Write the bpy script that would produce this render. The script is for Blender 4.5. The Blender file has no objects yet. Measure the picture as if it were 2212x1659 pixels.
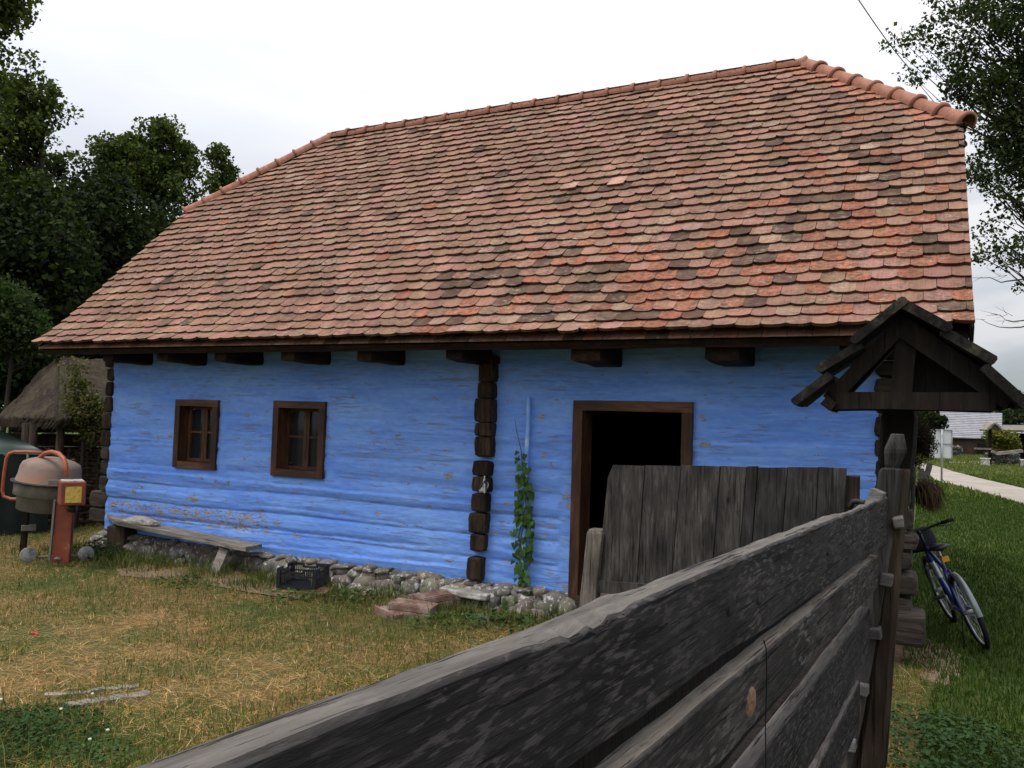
import bpy, math, random
import numpy as np
from mathutils import Vector, Matrix, noise as mnoise, Euler

# ------------------------------------------------------------------ camera, world, sun
sc = bpy.context.scene
rad = math.radians
CAM_H = 1.70
FPX = 1786.87                      # focal length in units of a 2212 px wide picture
YAW, PIT, ROL = rad(26.4355), rad(2.5623), rad(1.8150)
_f = np.array([-math.sin(YAW)*math.cos(PIT), math.cos(YAW)*math.cos(PIT), math.sin(PIT)])
_r = np.array([math.cos(YAW), math.sin(YAW), 0.0]); _u = np.cross(_r, _f)
_r2 = _r*math.cos(ROL)+_u*math.sin(ROL); _u2 = -_r*math.sin(ROL)+_u*math.cos(ROL)
_C = np.array([0, 0, CAM_H])
cam = bpy.data.cameras.new('camera'); camo = bpy.data.objects.new('camera', cam)
sc.collection.objects.link(camo)
m = Matrix.Identity(4)
for i in range(3):
    m[i][0] = _r2[i]; m[i][1] = _u2[i]; m[i][2] = -_f[i]; m[i][3] = _C[i]
camo.matrix_world = m
cam.sensor_width = 36; cam.lens = FPX/2212*36; cam.clip_start = .05; cam.clip_end = 2000
sc.camera = camo
sc.view_settings.view_transform = 'Standard'; sc.view_settings.look = 'None'
sc.view_settings.gamma = 1; sc.view_settings.exposure = 0.15
sc.cycles.max_bounces = 6; sc.cycles.diffuse_bounces = 3; sc.cycles.transparent_max_bounces = 6

SUN_EL, SUN_AZ = rad(65), rad(210)      # azimuth clockwise from +Y (seen from above)
w = bpy.data.worlds.new('World'); sc.world = w; w.use_nodes = True
nt = w.node_tree; N = nt.nodes; L = nt.links
bg = N['Background']
sky = N.new('ShaderNodeTexSky'); sky.sky_type = 'NISHITA'; sky.sun_disc = False
sky.sun_elevation = SUN_EL; sky.sun_rotation = SUN_AZ; sky.air_density = 1.0; sky.dust_density = 1.5
tc = N.new('ShaderNodeTexCoord')
mp = N.new('ShaderNodeMapping'); mp.inputs['Scale'].default_value = (1.2, 1.2, 4.0)
L.new(tc.outputs['Generated'], mp.inputs['Vector'])
nz = N.new('ShaderNodeTexNoise'); nz.inputs['Scale'].default_value = 1.6; nz.inputs['Detail'].default_value = 6
L.new(mp.outputs[0], nz.inputs['Vector'])
cr = N.new('ShaderNodeValToRGB'); cr.color_ramp.elements[0].position = .30; cr.color_ramp.elements[1].position = .52
L.new(nz.outputs['Fac'], cr.inputs[0])
sep = N.new('ShaderNodeSeparateXYZ'); L.new(tc.outputs['Generated'], sep.inputs[0])
mr = N.new('ShaderNodeMapRange'); mr.inputs['From Min'].default_value = 0.0; mr.inputs['From Max'].default_value = .34
mr.inputs['To Min'].default_value = .25; mr.inputs['To Max'].default_value = 1.0
L.new(sep.outputs['Z'], mr.inputs['Value'])
mxm = N.new('ShaderNodeMath'); mxm.operation = 'MAXIMUM'
mul = N.new('ShaderNodeMath'); mul.operation = 'MULTIPLY'
L.new(mr.outputs[0], mxm.inputs[0]); L.new(cr.outputs[0], mul.inputs[0]); mul.inputs[1].default_value = .97
L.new(mul.outputs[0], mxm.inputs[1])
cl = N.new('ShaderNodeMixRGB'); cl.inputs[1].default_value = (8.0, 8.5, 9.7, 1); cl.inputs[2].default_value = (9.8, 9.9, 10.2, 1)
L.new(nz.outputs['Fac'], cl.inputs[0])
L.new(cr.outputs[0], cl.inputs[0])
mx = N.new('ShaderNodeMixRGB'); L.new(mxm.outputs[0], mx.inputs[0]); L.new(sky.outputs[0], mx.inputs[1]); L.new(cl.outputs[0], mx.inputs[2])
gr = N.new('ShaderNodeMapRange'); gr.inputs['From Min'].default_value = 0; gr.inputs['From Max'].default_value = 1; gr.inputs['To Min'].default_value = .60; gr.inputs['To Max'].default_value = 1.75
L.new(sep.outputs['Z'], gr.inputs['Value'])
mg = N.new('ShaderNodeMixRGB'); mg.blend_type = 'MULTIPLY'; mg.inputs[0].default_value = 1; L.new(mx.outputs[0], mg.inputs[1]); L.new(gr.outputs[0], mg.inputs[2])
L.new(mg.outputs[0], bg.inputs['Color']); bg.inputs['Strength'].default_value = 0.097

sl = bpy.data.lights.new('sun', 'SUN'); so = bpy.data.objects.new('sun', sl); sc.collection.objects.link(so)
sl.energy = 2.1; sl.angle = rad(18); sl.color = (1.0, .95, .88)
sd = Vector((math.sin(SUN_AZ)*math.cos(SUN_EL), math.cos(SUN_AZ)*math.cos(SUN_EL), math.sin(SUN_EL)))
so.rotation_euler = sd.to_track_quat('Z', 'Y').to_euler(); so.location = (0, 0, 30)

# ------------------------------------------------------------------ helpers
def ray(x, y): return (x-1106)*_r2-(y-829.5)*_u2+FPX*_f
def onY(x, y, Y): d = ray(x, y); return Vector(_C+d*(Y/d[1]))
def onZ(x, y, Z=0.0): d = ray(x, y); return Vector(_C+d*((Z-CAM_H)/d[2]))
def atD(x, y, z): d = ray(x, y); return Vector(_C+d*(z/FPX))
def depth(p): return float((np.array(p)-_C) @ _f)
COL = sc.collection
rnd = random.Random(7)
def tag(o, label=None, cat=None, group=None, kind=None):
    if label: o['label'] = label
    if cat: o['category'] = cat
    if group: o['group'] = group
    if kind: o['kind'] = kind
    return o
def empty(name, loc, label=None, cat=None, group=None, rz=0):
    o = bpy.data.objects.new(name, None); COL.objects.link(o); o.location = loc; o.rotation_euler = (0, 0, rz)
    o.empty_display_size = .1
    return tag(o, label, cat, group)
def link(name, me, mt, parent=None, local=False):
    o = bpy.data.objects.new(name, me); COL.objects.link(o)
    if mt is not None:
        if not me.materials: me.materials.append(mt)
    if parent is not None:
        o.parent = parent
        if not local:
            o.matrix_parent_inverse = world(parent).inverted()
    return o
def world(o):
    mm = Matrix.LocRotScale(o.location, o.rotation_euler, o.scale)
    if o.parent: return world(o.parent) @ o.matrix_parent_inverse @ mm
    return mm
def copy_tree(o, parent=None):
    c = o.copy(); COL.objects.link(c); c.parent = parent
    for ch in list(o.children): copy_tree(ch, c)
    return c
class MB:
    def __init__(s): s.v = []; s.f = []; s.c = []; s.sm = []
    def add(s, vs, fs, col=None, smooth=False):
        b = len(s.v); s.v += [tuple(p) for p in vs]; s.f += [tuple(i+b for i in q) for q in fs]
        s.c += [col or (1, 1, 1)]*len(vs); s.sm += [smooth]*len(fs)
        return s
    def box(s, c, size, rot=None, col=None, jit=0, R=rnd):
        hx, hy, hz = size[0]/2, size[1]/2, size[2]/2
        M = rot if rot is not None else Matrix.Identity(3)
        vs = []
        for i in range(8):
            p = Vector(((hx if i & 1 else -hx), (hy if i & 2 else -hy), (hz if i & 4 else -hz)))
            if jit: p += Vector((R.uniform(-jit, jit), R.uniform(-jit, jit), R.uniform(-jit, jit)))
            vs.append(M @ p+Vector(c))
        return s.add(vs, [(0, 2, 3, 1), (4, 5, 7, 6), (0, 1, 5, 4), (2, 6, 7, 3), (0, 4, 6, 2), (1, 3, 7, 5)], col)
    def beam(s, a, b, w_, h_, up=(0, 0, 1), col=None, n=1, jit=0, bev=0.0, R=rnd):
        """bar a->b, w_ sideways, h_ along up, optional bevelled edges and wobble"""
        a = Vector(a); b = Vector(b); d = (b-a); ln = d.length; d = d/ln
        upv = Vector(up); sd_ = d.cross(upv)
        if sd_.length < 1e-4: sd_ = d.cross(Vector((1, 0, 0)))
        sd_.normalize(); uu = sd_.cross(d).normalized()
        if bev > 0:
            prof = [(-w_/2+bev, -h_/2), (w_/2-bev, -h_/2), (w_/2, -h_/2+bev), (w_/2, h_/2-bev), (w_/2-bev, h_/2), (-w_/2+bev, h_/2), (-w_/2, h_/2-bev), (-w_/2, -h_/2+bev)]
        else:
            prof = [(-w_/2, -h_/2), (w_/2, -h_/2), (w_/2, h_/2), (-w_/2, h_/2)]
        k = len(prof); vs = []
        for i in range(n+1):
            t = i/n; c = a+d*ln*t
            if jit: c = c+sd_*R.uniform(-jit, jit)+uu*R.uniform(-jit, jit)
            for (x, y) in prof:
                e = R.uniform(-jit, jit)*.6 if jit else 0
                vs.append(c+sd_*(x+e)+uu*(y+e))
        fs = [tuple(reversed(range(k))), tuple(n*k+j for j in range(k))]
        for i in range(n):
            for j in range(k):
                fs.append((i*k+j, i*k+(j+1) % k, (i+1)*k+(j+1) % k, (i+1)*k+j))
        return s.add(vs, fs, col)
    def tube(s, pts, r, k=8, col=None, closed=False, cap=True):
        pts = [Vector(p) for p in pts]; n = len(pts); vs = []; fs = []
        rr = r if isinstance(r, (list, tuple)) else [r]*n
        ref = None
        for i, p in enumerate(pts):
            if closed: t = pts[(i+1) % n]-pts[(i-1) % n]
            else: t = pts[min(i+1, n-1)]-pts[max(i-1, 0)]
            if t.length < 1e-9: t = Vector((0, 0, 1))
            t.normalize()
            if ref is None:
                ref = Vector((0, 0, 1)) if abs(t.z) < .9 else Vector((1, 0, 0))
            a = (ref-t*ref.dot(t)).normalized(); ref = a; b = t.cross(a)
            for j in range(k):
                an = 2*math.pi*j/k
                vs.append(p+(a*math.cos(an)+b*math.sin(an))*rr[i])
        for i in range(n if closed else n-1):
            i2 = (i+1) % n
            for j in range(k):
                fs.append((i*k+j, i*k+(j+1) % k, i2*k+(j+1) % k, i2*k+j))
        s.add(vs, fs, col, True)
        if cap and not closed:
            b0 = len(s.v)-n*k
            s.f.append(tuple(b0+j for j in reversed(range(k)))); s.sm.append(False)
            s.f.append(tuple(b0+(n-1)*k+j for j in range(k))); s.sm.append(False)
        return s
    def lathe(s, prof, c, axis=(0, 0, 1), k=24, col=None, smooth=True):
        ax = Vector(axis).normalized(); a = ax.orthogonal().normalized(); b = ax.cross(a); c = Vector(c)
        vs = []; fs = []
        for (r, h) in prof:
            for j in range(k):
                an = 2*math.pi*j/k
                vs.append(c+ax*h+(a*math.cos(an)+b*math.sin(an))*max(r, 1e-4))
        for i in range(len(prof)-1):
            for j in range(k):
                fs.append((i*k+j, i*k+(j+1) % k, (i+1)*k+(j+1) % k, (i+1)*k+j))
        return s.add(vs, fs, col, smooth)
    def blob(s, c, size, rot=None, seed=0, sub=2, amp=.18, col=None, smooth=True, boxy=0.0):
        vs, fs = ico(sub); out = []
        M = rot if rot is not None else Matrix.Identity(3)
        for p in vs:
            p = Vector(p)
            if boxy: 
                mxx = max(abs(p.x), abs(p.y), abs(p.z)); p = p.lerp(p/mxx, boxy)
            n = 1+amp*mnoise.noise(p*1.3+Vector((seed*3.7, seed*1.3, -seed*2.1)))*1.6+amp*.4*mnoise.noise(p*3.5+Vector((seed, 0, 0)))
            q = Vector((p.x*size[0]*n, p.y*size[1]*n, p.z*size[2]*n))
            out.append(M @ q+Vector(c))
        return s.add(out, fs, col, smooth)
    def build(s, name, mt, parent=None, attr=False, bevel=0):
        me = bpy.data.meshes.new(name); me.from_pydata(s.v, [], s.f)
        if any(s.sm): me.polygons.foreach_set('use_smooth', s.sm)
        if attr:
            a = me.color_attributes.new('tint', 'FLOAT_COLOR', 'POINT')
            a.data.foreach_set('color', np.array([(c[0], c[1], c[2], 1) for c in s.c], dtype=np.float32).ravel())
        me.update(); o = link(name, me, mt, parent)
        if bevel:
            bv = o.modifiers.new('bevel', 'BEVEL'); bv.width = bevel; bv.segments = 2; bv.limit_method = 'ANGLE'; bv.angle_limit = rad(40)
        return o
_ico = {}
def ico(sub):
    if sub in _ico: return _ico[sub]
    import bmesh
    bm = bmesh.new(); bmesh.ops.create_icosphere(bm, subdivisions=sub, radius=1)
    r = ([tuple(v.co) for v in bm.verts], [tuple(v.index for v in f.verts) for f in bm.faces]); bm.free()
    _ico[sub] = r; return r
def np_mesh(name, V, faces_flat, loop_tot, tint=None, mt=None, parent=None):
    me = bpy.data.meshes.new(name)
    me.vertices.add(len(V)); me.vertices.foreach_set('co', np.asarray(V, np.float32).ravel())
    me.loops.add(len(faces_flat)); me.loops.foreach_set('vertex_index', np.asarray(faces_flat, np.int32))
    nf = len(loop_tot); st = np.zeros(nf, np.int32); st[1:] = np.cumsum(loop_tot)[:-1]
    me.polygons.add(nf); me.polygons.foreach_set('loop_start', st)
    try: me.polygons.foreach_set('loop_total', np.asarray(loop_tot, np.int32))
    except Exception: pass
    if tint is not None:
        a = me.color_attributes.new('tint', 'FLOAT_COLOR', 'POINT')
        t = np.ones((len(V), 4), np.float32); t[:, :3] = tint
        a.data.foreach_set('color', t.ravel())
    me.update(calc_edges=True); me.validate()
    return link(name, me, mt, parent)

# ------------------------------------------------------------------ materials
class NT:
    def __init__(s, name, rough=.9, spec=.25, metal=0.0):
        s.m = bpy.data.materials.new(name); s.m.use_nodes = True; s.t = s.m.node_tree
        s.b = s.t.nodes['Principled BSDF']; s.b.inputs['Roughness'].default_value = rough
        s.b.inputs['Specular IOR Level'].default_value = spec; s.b.inputs['Metallic'].default_value = metal
        s.co = s.t.nodes.new('ShaderNodeTexCoord').outputs['Object']
    def l(s, a, b): s.t.links.new(a, b)
    def map(s, scale=(1, 1, 1), rot=(0, 0, 0), vec=None):
        n = s.t.nodes.new('ShaderNodeMapping'); n.inputs['Scale'].default_value = scale; n.inputs['Rotation'].default_value = rot
        s.l(vec or s.co, n.inputs['Vector']); return n.outputs[0]
    def noise(s, vec=None, scale=5, detail=5, rough=.55, dist=0):
        n = s.t.nodes.new('ShaderNodeTexNoise'); n.inputs['Scale'].default_value = scale; n.inputs['Detail'].default_value = detail
        n.inputs['Roughness'].default_value = rough; n.inputs['Distortion'].default_value = dist
        s.l(vec or s.co, n.inputs['Vector']); return n.outputs['Fac']
    def voro(s, vec=None, scale=5, out='Distance', feat='F1'):
        n = s.t.nodes.new('ShaderNodeTexVoronoi'); n.feature = feat; n.inputs['Scale'].default_value = scale
        s.l(vec or s.co, n.inputs['Vector']); return n.outputs[out]
    def ramp(s, fac, stops):
        n = s.t.nodes.new('ShaderNodeValToRGB'); e = n.color_ramp.elements
        while len(e) < len(stops): e.new(.5)
        for i, (p, c) in enumerate(stops):
            e[i].position = p
            if not isinstance(c, (tuple, list)): c = (c, c, c)
            e[i].color = (*c, 1)
        s.l(fac, n.inputs[0]); return n.outputs[0]
    def mix(s, fac, a, b, mode='MIX'):
        n = s.t.nodes.new('ShaderNodeMixRGB'); n.blend_type = mode
        for i, v in ((0, fac), (1, a), (2, b)):
            if hasattr(v, 'links') or hasattr(v, 'is_linked'): s.l(v, n.inputs[i])
            elif i == 0: n.inputs[0].default_value = v
            else: n.inputs[i].default_value = (*v, 1) if len(v) == 3 else v
        return n.outputs[0]
    def math(s, op, a, b=None):
        n = s.t.nodes.new('ShaderNodeMath'); n.operation = op
        for i, v in ((0, a), (1, b)):
            if v is None: continue
            if hasattr(v, 'is_linked'): s.l(v, n.inputs[i])
            else: n.inputs[i].default_value = v
        return n.outputs[0]
    def attr(s, name, out='Color'):
        n = s.t.nodes.new('ShaderNodeAttribute'); n.attribute_name = name; return n.outputs[out]
    def bump(s, h, strength=.5, dist=.01, prev=None):
        n = s.t.nodes.new('ShaderNodeBump'); n.inputs['Strength'].default_value = strength; n.inputs['Distance'].default_value = dist
        s.l(h, n.inputs['Height'])
        if prev is not None: s.l(prev, n.inputs['Normal'])
        s.l(n.outputs[0], s.b.inputs['Normal']); return n.outputs[0]
    def color(s, c):
        if hasattr(c, 'is_linked'): s.l(c, s.b.inputs['Base Color'])
        else: s.b.inputs['Base Color'].default_value = (*c, 1)
        return s.m
def wood(name, dark, mid, light, axis='x', sc_=1.0, crack=.6, bump=.6, rough=.9, speck=None, moss=None, knots=False, spec=.2, lit_worn_top=False):
    t = NT(name, rough, spec)
    st = {'x': (1, 9, 9), 'y': (9, 1, 9), 'z': (9, 9, 1)}[axis]
    v = t.map(tuple(a*sc_ for a in st))
    n1 = t.noise(v, 3.0, 8, .65, .7)
    c = t.ramp(n1, [(.25, dark), (.5, mid), (.78, light)])
    big = t.noise(t.map(tuple(1+(a-1)*.15 for a in st)), 1.7*sc_, 3, .5)
    c = t.mix(t.ramp(big, [(.35, .75), (.6, 0.0)]), c, tuple(a*.75 for a in dark))
    if knots:
        vk = t.voro(t.map(tuple(1+(a-1)*.12 for a in st)), 2.1*sc_)
        c = t.mix(t.ramp(vk, [(.05, 1.0), (.12, 0.0)]), c, tuple(a*.45 for a in dark))
    if speck is not None:
        wn = t.t.nodes.new('ShaderNodeTexNoise'); wn.inputs['Scale'].default_value = 3.2; wn.inputs['Detail'].default_value = 2; t.l(t.co, wn.inputs['Vector'])
        wa_ = t.t.nodes.new('ShaderNodeVectorMath'); wa_.operation = 'MULTIPLY_ADD'; t.l(wn.outputs['Color'], wa_.inputs[0]); wa_.inputs[1].default_value = (.02, .02, .04); t.l(t.co, wa_.inputs[2]); warp = wa_.outputs[0]
        ns = t.noise(t.map(tuple(a*1.0 for a in {'x': (15, 15, 80), 'y': (9, 9, 42), 'z': (30, 30, 9)}[axis]), rot=(0, .14, 0), vec=warp), 1.5, 4, .55, .2)
        ms = t.noise(None, 2.6, 3)
        fac = t.math('MULTIPLY', t.ramp(ns, [(.52, 0.0), (.60, 1.0)]), t.ramp(ms, [(.40, .10), (.6, .8)]))
        c = t.mix(fac, c, speck)
    ck = t.noise(t.map(tuple((a if a == 1 else 34)*sc_ for a in st)), 1.5, 6, .7, .2)
    cm = t.ramp(ck, [(.36, 1.0), (.42, 0.0)])
    c = t.mix(t.math('MULTIPLY', cm, crack), c, tuple(a*.3 for a in dark))
    if moss is not None:
        mm = t.noise(None, 7, 6, .7)
        c = t.mix(t.ramp(mm, [(.52, 0.0), (.66, .7)]), c, moss)
    if lit_worn_top:      # weathered upper edge, painted paler still for the skylight falling on it
        c = t.mix(t.attr('lit_worn_top', 'Fac'), c, t.ramp(n1, [(.25, (.06, .055, .05)), (.55, (.15, .137, .122)), (.8, (.235, .215, .195))]))
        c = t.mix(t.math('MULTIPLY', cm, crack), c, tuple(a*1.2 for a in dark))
    oi = t.t.nodes.new('ShaderNodeObjectInfo'); c = t.mix(1.0, c, t.ramp(oi.outputs['Random'], [(0, (.60, .60, .62)), (1, (1.30, 1.27, 1.24))]), 'MULTIPLY')
    h = t.math('SUBTRACT', n1, t.math('MULTIPLY', cm, .8))
    t.bump(h, bump, .006)
    return t.color(c)
def speckle(name, stops, scale=8, detail=6, rough=.9, bump=.4, bd=.01, vec=(1, 1, 1), attr=False, spec=.2, dist=0, metal=0):
    t = NT(name, rough, spec, metal); n = t.noise(t.map(vec), scale, detail, .6, dist)
    c = t.ramp(n, stops)
    if attr: c = t.mix(1.0, c, t.attr('tint'), 'MULTIPLY')
    if bump: t.bump(n, bump, bd)
    return t.color(c)
def leafmat(name, gain=1.0, transl=.35):
    t = NT(name, .7, .12)
    c = t.mix(1.0, t.attr('tint'), (gain, gain, gain), 'MULTIPLY'); t.color(c)
    tr = t.t.nodes.new('ShaderNodeBsdfTranslucent'); t.l(t.mix(1.0, c, (1.1, 1.2, .55), 'MULTIPLY'), tr.inputs['Color'])
    ms = t.t.nodes.new('ShaderNodeMixShader'); ms.inputs[0].default_value = transl
    out = t.t.nodes['Material Output']
    t.l(t.b.outputs[0], ms.inputs[1]); t.l(tr.outputs[0], ms.inputs[2]); t.l(ms.outputs[0], out.inputs['Surface'])
    return t.m

M = {}
# grey fence timber
M['fence'] = wood('weathered_fence_wood', (.0095, .008, .009), (.028, .0245, .026), (.070, .062, .062), 'x', 2.0, .9, 1.0, .85, speck=(.115, .102, .10), knots=True, lit_worn_top=True)
M['post_grey'] = wood('grey_post_wood', (.022, .020, .019), (.058, .054, .051), (.12, .112, .106), 'z', 1.5, .7, .8, .9)
M['post_brown'] = wood('brown_post_wood', (.022, .015, .010), (.06, .042, .03), (.13, .098, .072), 'z', 1.0, .9, 1.0, .9)
M['post_black'] = wood('blackened_gate_wood', (.004, .003, .0025), (.011, .008, .006), (.026, .018, .013), 'z', 1.0, .8, 1.0, .9)
M['gateroof'] = wood('old_gate_roof_board', (.005, .0045, .0045), (.014, .013, .012), (.040, .038, .034), 'y', 1.2, .7, 1.0, .95, moss=(.07, .068, .045))
M['plankpanel'] = wood('grey_brown_plank', (.015, .014, .0135), (.046, .043, .041), (.11, .105, .10), 'z', 1.8, .8, .8, .9, knots=True)
M['bench'] = wood('grey_bench_plank', (.10, .09, .08), (.22, .20, .175), (.36, .33, .29), 'x', 1.2, .8, .7, .9)
M['darkwood'] = wood('dark_brown_beam', (.008, .005, .003), (.028, .016, .010), (.07, .038, .024), 'y', 1.2, .7, .8, .9)
M['fascia'] = wood('brown_fascia_board', (.008, .005, .003), (.022, .012, .008), (.045, .026, .017), 'x', 1.2, .5, .5, .9)
M['logend'] = wood('dark_log_end', (.009, .006, .005), (.034, .022, .015), (.10, .062, .04), 'z', 1.5, .7, 1.0, .9)
M['loggrey'] = wood('grey_brown_log', (.02, .016, .013), (.05, .041, .033), (.105, .088, .073), 'x', 1.2, .7, 1.0, .9)
M['frame'] = wood('brown_window_wood', (.035, .015, .008), (.095, .042, .021), (.19, .09, .045), 'x', 1.2, .35, .4, .6, spec=.3)
M['framev'] = wood('brown_window_wood_upright', (.028, .012, .007), (.078, .034, .017), (.16, .075, .036), 'z', 1.2, .35, .4, .6, spec=.3)
M['peg'] = wood('pale_wooden_peg', (.09, .085, .08), (.16, .152, .143), (.25, .24, .225), 'x', 2, .4, .5)
M['bark'] = speckle('tree_bark', [(.3, (.02, .016, .012)), (.7, (.07, .058, .045))], 12, 6, vec=(1, 1, .25), bump=.9)
M['leaf'] = leafmat('tree_leaves')
M['leafdark'] = leafmat('dark_tree_leaves', .8, .25)
M['vine'] = leafmat('vine_leaves', 1.0, .2)
M['grass'] = leafmat('grass_blades', 1.0, .2)
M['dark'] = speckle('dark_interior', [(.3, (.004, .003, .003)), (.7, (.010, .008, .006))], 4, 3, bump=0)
M['iron'] = speckle('old_iron', [(.3, (.01, .01, .012)), (.7, (.04, .036, .034))], 20, 4, rough=.55, metal=.5)
M['black_plastic'] = speckle('black_plastic', [(.3, (.006, .006, .009)), (.7, (.016, .016, .022))], 30, 3, rough=.45, bump=.1, spec=.4)
M['rubber'] = speckle('tyre_rubber', [(.3, (.007, .007, .007)), (.7, (.018, .018, .018))], 40, 3, rough=.8, bump=.2)
M['brick'] = speckle('hollow_brick', [(.25, (.08, .045, .035)), (.5, (.19, .115, .09)), (.7, (.30, .24, .20))], 9, 7, bump=.6)
M['pale_block'] = speckle('pale_stone_slab', [(.3, (.16, .15, .13)), (.5, (.28, .27, .24)), (.62, (.5, .5, .48))], 8, 7, bump=.8)
M['straw'] = leafmat('straw', 1.0, .15)
M['tin'] = speckle('galvanised_metal', [(.3, (.22, .23, .24)), (.7, (.42, .43, .44))], 5, 4, rough=.5, bump=.1, metal=.4)

def mk_roof():
    t = NT('clay_tile', .88, .2)
    tint = t.attr('tint')
    n = t.noise(None, 7, 5, .6); c = t.mix(1.0, tint, t.ramp(n, [(.3, (.80, .80, .80)), (.7, (1.15, 1.13, 1.1))]), 'MULTIPLY')
    fine = t.noise(None, 60, 5, .7); c = t.mix(1.0, c, t.ramp(fine, [(.3, (.82, .80, .78)), (.7, (1.15, 1.15, 1.15))]), 'MULTIPLY')
    # comb marks running down the tile
    cmk = t.noise(t.map((75, 3, 3)), 1.0, 4, .6); c = t.mix(1.0, c, t.ramp(cmk, [(.36, (.80, .78, .76)), (.5, (1, 1, 1))]), 'MULTIPLY')
    # dark algae and pale lichen
    am = t.noise(t.map((1, 1, 1.4)), 2.2, 3); an = t.noise(t.map((1, 1.6, 1.6)), 22, 7, .75, .5)
    sx = t.t.nodes.new('ShaderNodeSeparateColor'); t.l(tint, sx.inputs[0])
    fired = t.math('MULTIPLY', t.math('SUBTRACT', sx.outputs[0], t.math('MULTIPLY', sx.outputs[2], 2.6)), 9.0); fired.node.use_clamp = True   # newer orange tiles stain darkest
    amask = t.math('MULTIPLY', t.ramp(an, [(.485, 0.0), (.545, .9)]), t.math('MAXIMUM', t.ramp(am, [(.45, .12), (.57, .9)]), fired))
    c = t.mix(amask, c, (.085, .058, .044))
    ln_ = t.noise(t.map((1, 2.0, 2.0)), 19, 7, .75, .3); lm = t.noise(None, 2.9, 3)
    lmask = t.math('MULTIPLY', t.ramp(ln_, [(.535, 0.0), (.585, .7)]), t.ramp(lm, [(.48, .06), (.58, .7)]))
    c = t.mix(lmask, c, (.38, .33, .27))
    sk = t.noise(t.map((2.2, .5, .5)), 1.6, 5, .6); c = t.mix(1.0, c, t.ramp(sk, [(.36, (.80, .78, .76)), (.60, (1.08, 1.07, 1.05))]), 'MULTIPLY')
    yl = t.noise(None, 11, 5); c = t.mix(t.ramp(yl, [(.50, 0.0), (.64, .22)]), c, (.27, .19, .095))
    h = t.math('ADD', t.math('MULTIPLY', fine, .5), t.math('MULTIPLY', an, .6)); t.bump(h, .6, .006)
    return t.color(c)
M['tile'] = mk_roof()
def mk_ridge():
    t = NT('new_ridge_tile', .8, .25); n = t.noise(None, 9, 5)
    c = t.ramp(n, [(.3, (.24, .095, .062)), (.55, (.31, .135, .090)), (.75, (.35, .19, .135))])
    n2 = t.noise(None, 28, 5, .7); c = t.mix(t.ramp(n2, [(.50, 0.0), (.66, .75)]), c, (.10, .07, .05))
    t.bump(n2, .3, .004); return t.color(c)
M['ridge'] = mk_ridge()
def mk_wall():
    t = NT('blue_limewash', .92, .12)
    big = t.noise(t.map((.5, 1, 1.6)), 1.6, 4, .55)
    str_ = t.noise(t.map((.45, 1, 4.5)), 3.2, 7, .65, .5)
    c = t.ramp(str_, [(.25, (.105, .235, .72)), (.5, (.15, .315, .85)), (.75, (.215, .41, .93))])
    c = t.mix(t.ramp(big, [(.38, 0.0), (.7, .55)]), c, (.27, .46, .86))
    sm = t.noise(t.map((1, 1, 3)), 9, 6, .65); c = t.mix(1.0, c, t.ramp(sm, [(.28, (.80, .84, .88)), (.62, (1.06, 1.04, 1.02))]), 'MULTIPLY')
    # hairline cracks where the wash lies over old grey wood
    ckn = t.noise(t.map((1.8, 3, 30)), 2.0, 7, .72, .35)
    where = t.noise(t.map((.7, 1, 2.2)), 2.3, 3); peel = t.attr('peel', 'Fac')
    ckw = t.math('ADD', t.ramp(where, [(.48, 0.0), (.58, 1.0)]), t.math('MULTIPLY', peel, .9))
    ck = t.math('MULTIPLY', t.ramp(ckn, [(.395, 1.0), (.43, 0.0)]), t.math('MINIMUM', ckw, 1.0))
    c = t.mix(t.math('MULTIPLY', ck, .72), c, (.27, .25, .25))
    # flaked patches showing ochre daub and grey timber
    pn = t.noise(t.map((6, 6, 15)), 3.0, 7, .70, .6)
    rp = t.noise(t.map((1.6, 1, 3.4)), 5.2, 5, .6, .4)
    pm = t.math('ADD', t.math('MULTIPLY', peel, 1.0), t.math('MULTIPLY', t.ramp(rp, [(.60, 0.0), (.68, .75)]), 1.0))
    pk = t.ramp(t.math('ADD', t.math('MULTIPLY', pm, .45), t.math('MULTIPLY', t.ramp(pn, [(.40, 0.0), (.60, 1.0)]), .55)), [(.62, 0.0), (.65, 1.0)])
    pc = t.ramp(t.noise(t.map((2, 2, 12)), 6, 5), [(.35, (.16, .13, .10)), (.5, (.36, .27, .165)), (.7, (.33, .31, .30))])
    c = t.mix(pk, c, pc)
    h = t.math('SUBTRACT', t.math('ADD', t.math('MULTIPLY', str_, .9), t.math('MULTIPLY', sm, .55)), t.math('ADD', t.math('MULTIPLY', ck, .8), t.math('MULTIPLY', pk, .45)))
    t.bump(h, .6, .015)
    return t.color(c)
M['wall'] = mk_wall()
def mk_stone():
    t = NT('field_stone', .9, .2); n = t.noise(None, 9, 6, .6)
    c = t.mix(1.0, t.attr('tint'), t.ramp(n, [(.3, (.6, .6, .6)), (.7, (1.25, 1.22, 1.2))]), 'MULTIPLY')
    w_ = t.noise(t.map((1.5, 1.5, .6)), 16, 6, .7)
    c = t.mix(t.ramp(w_, [(.55, 0.0), (.60, .7)]), c, (.55, .55, .55))
    t.bump(t.noise(None, 22, 7, .7), .8, .015); return t.color(c)
M['stone'] = mk_stone()
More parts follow.
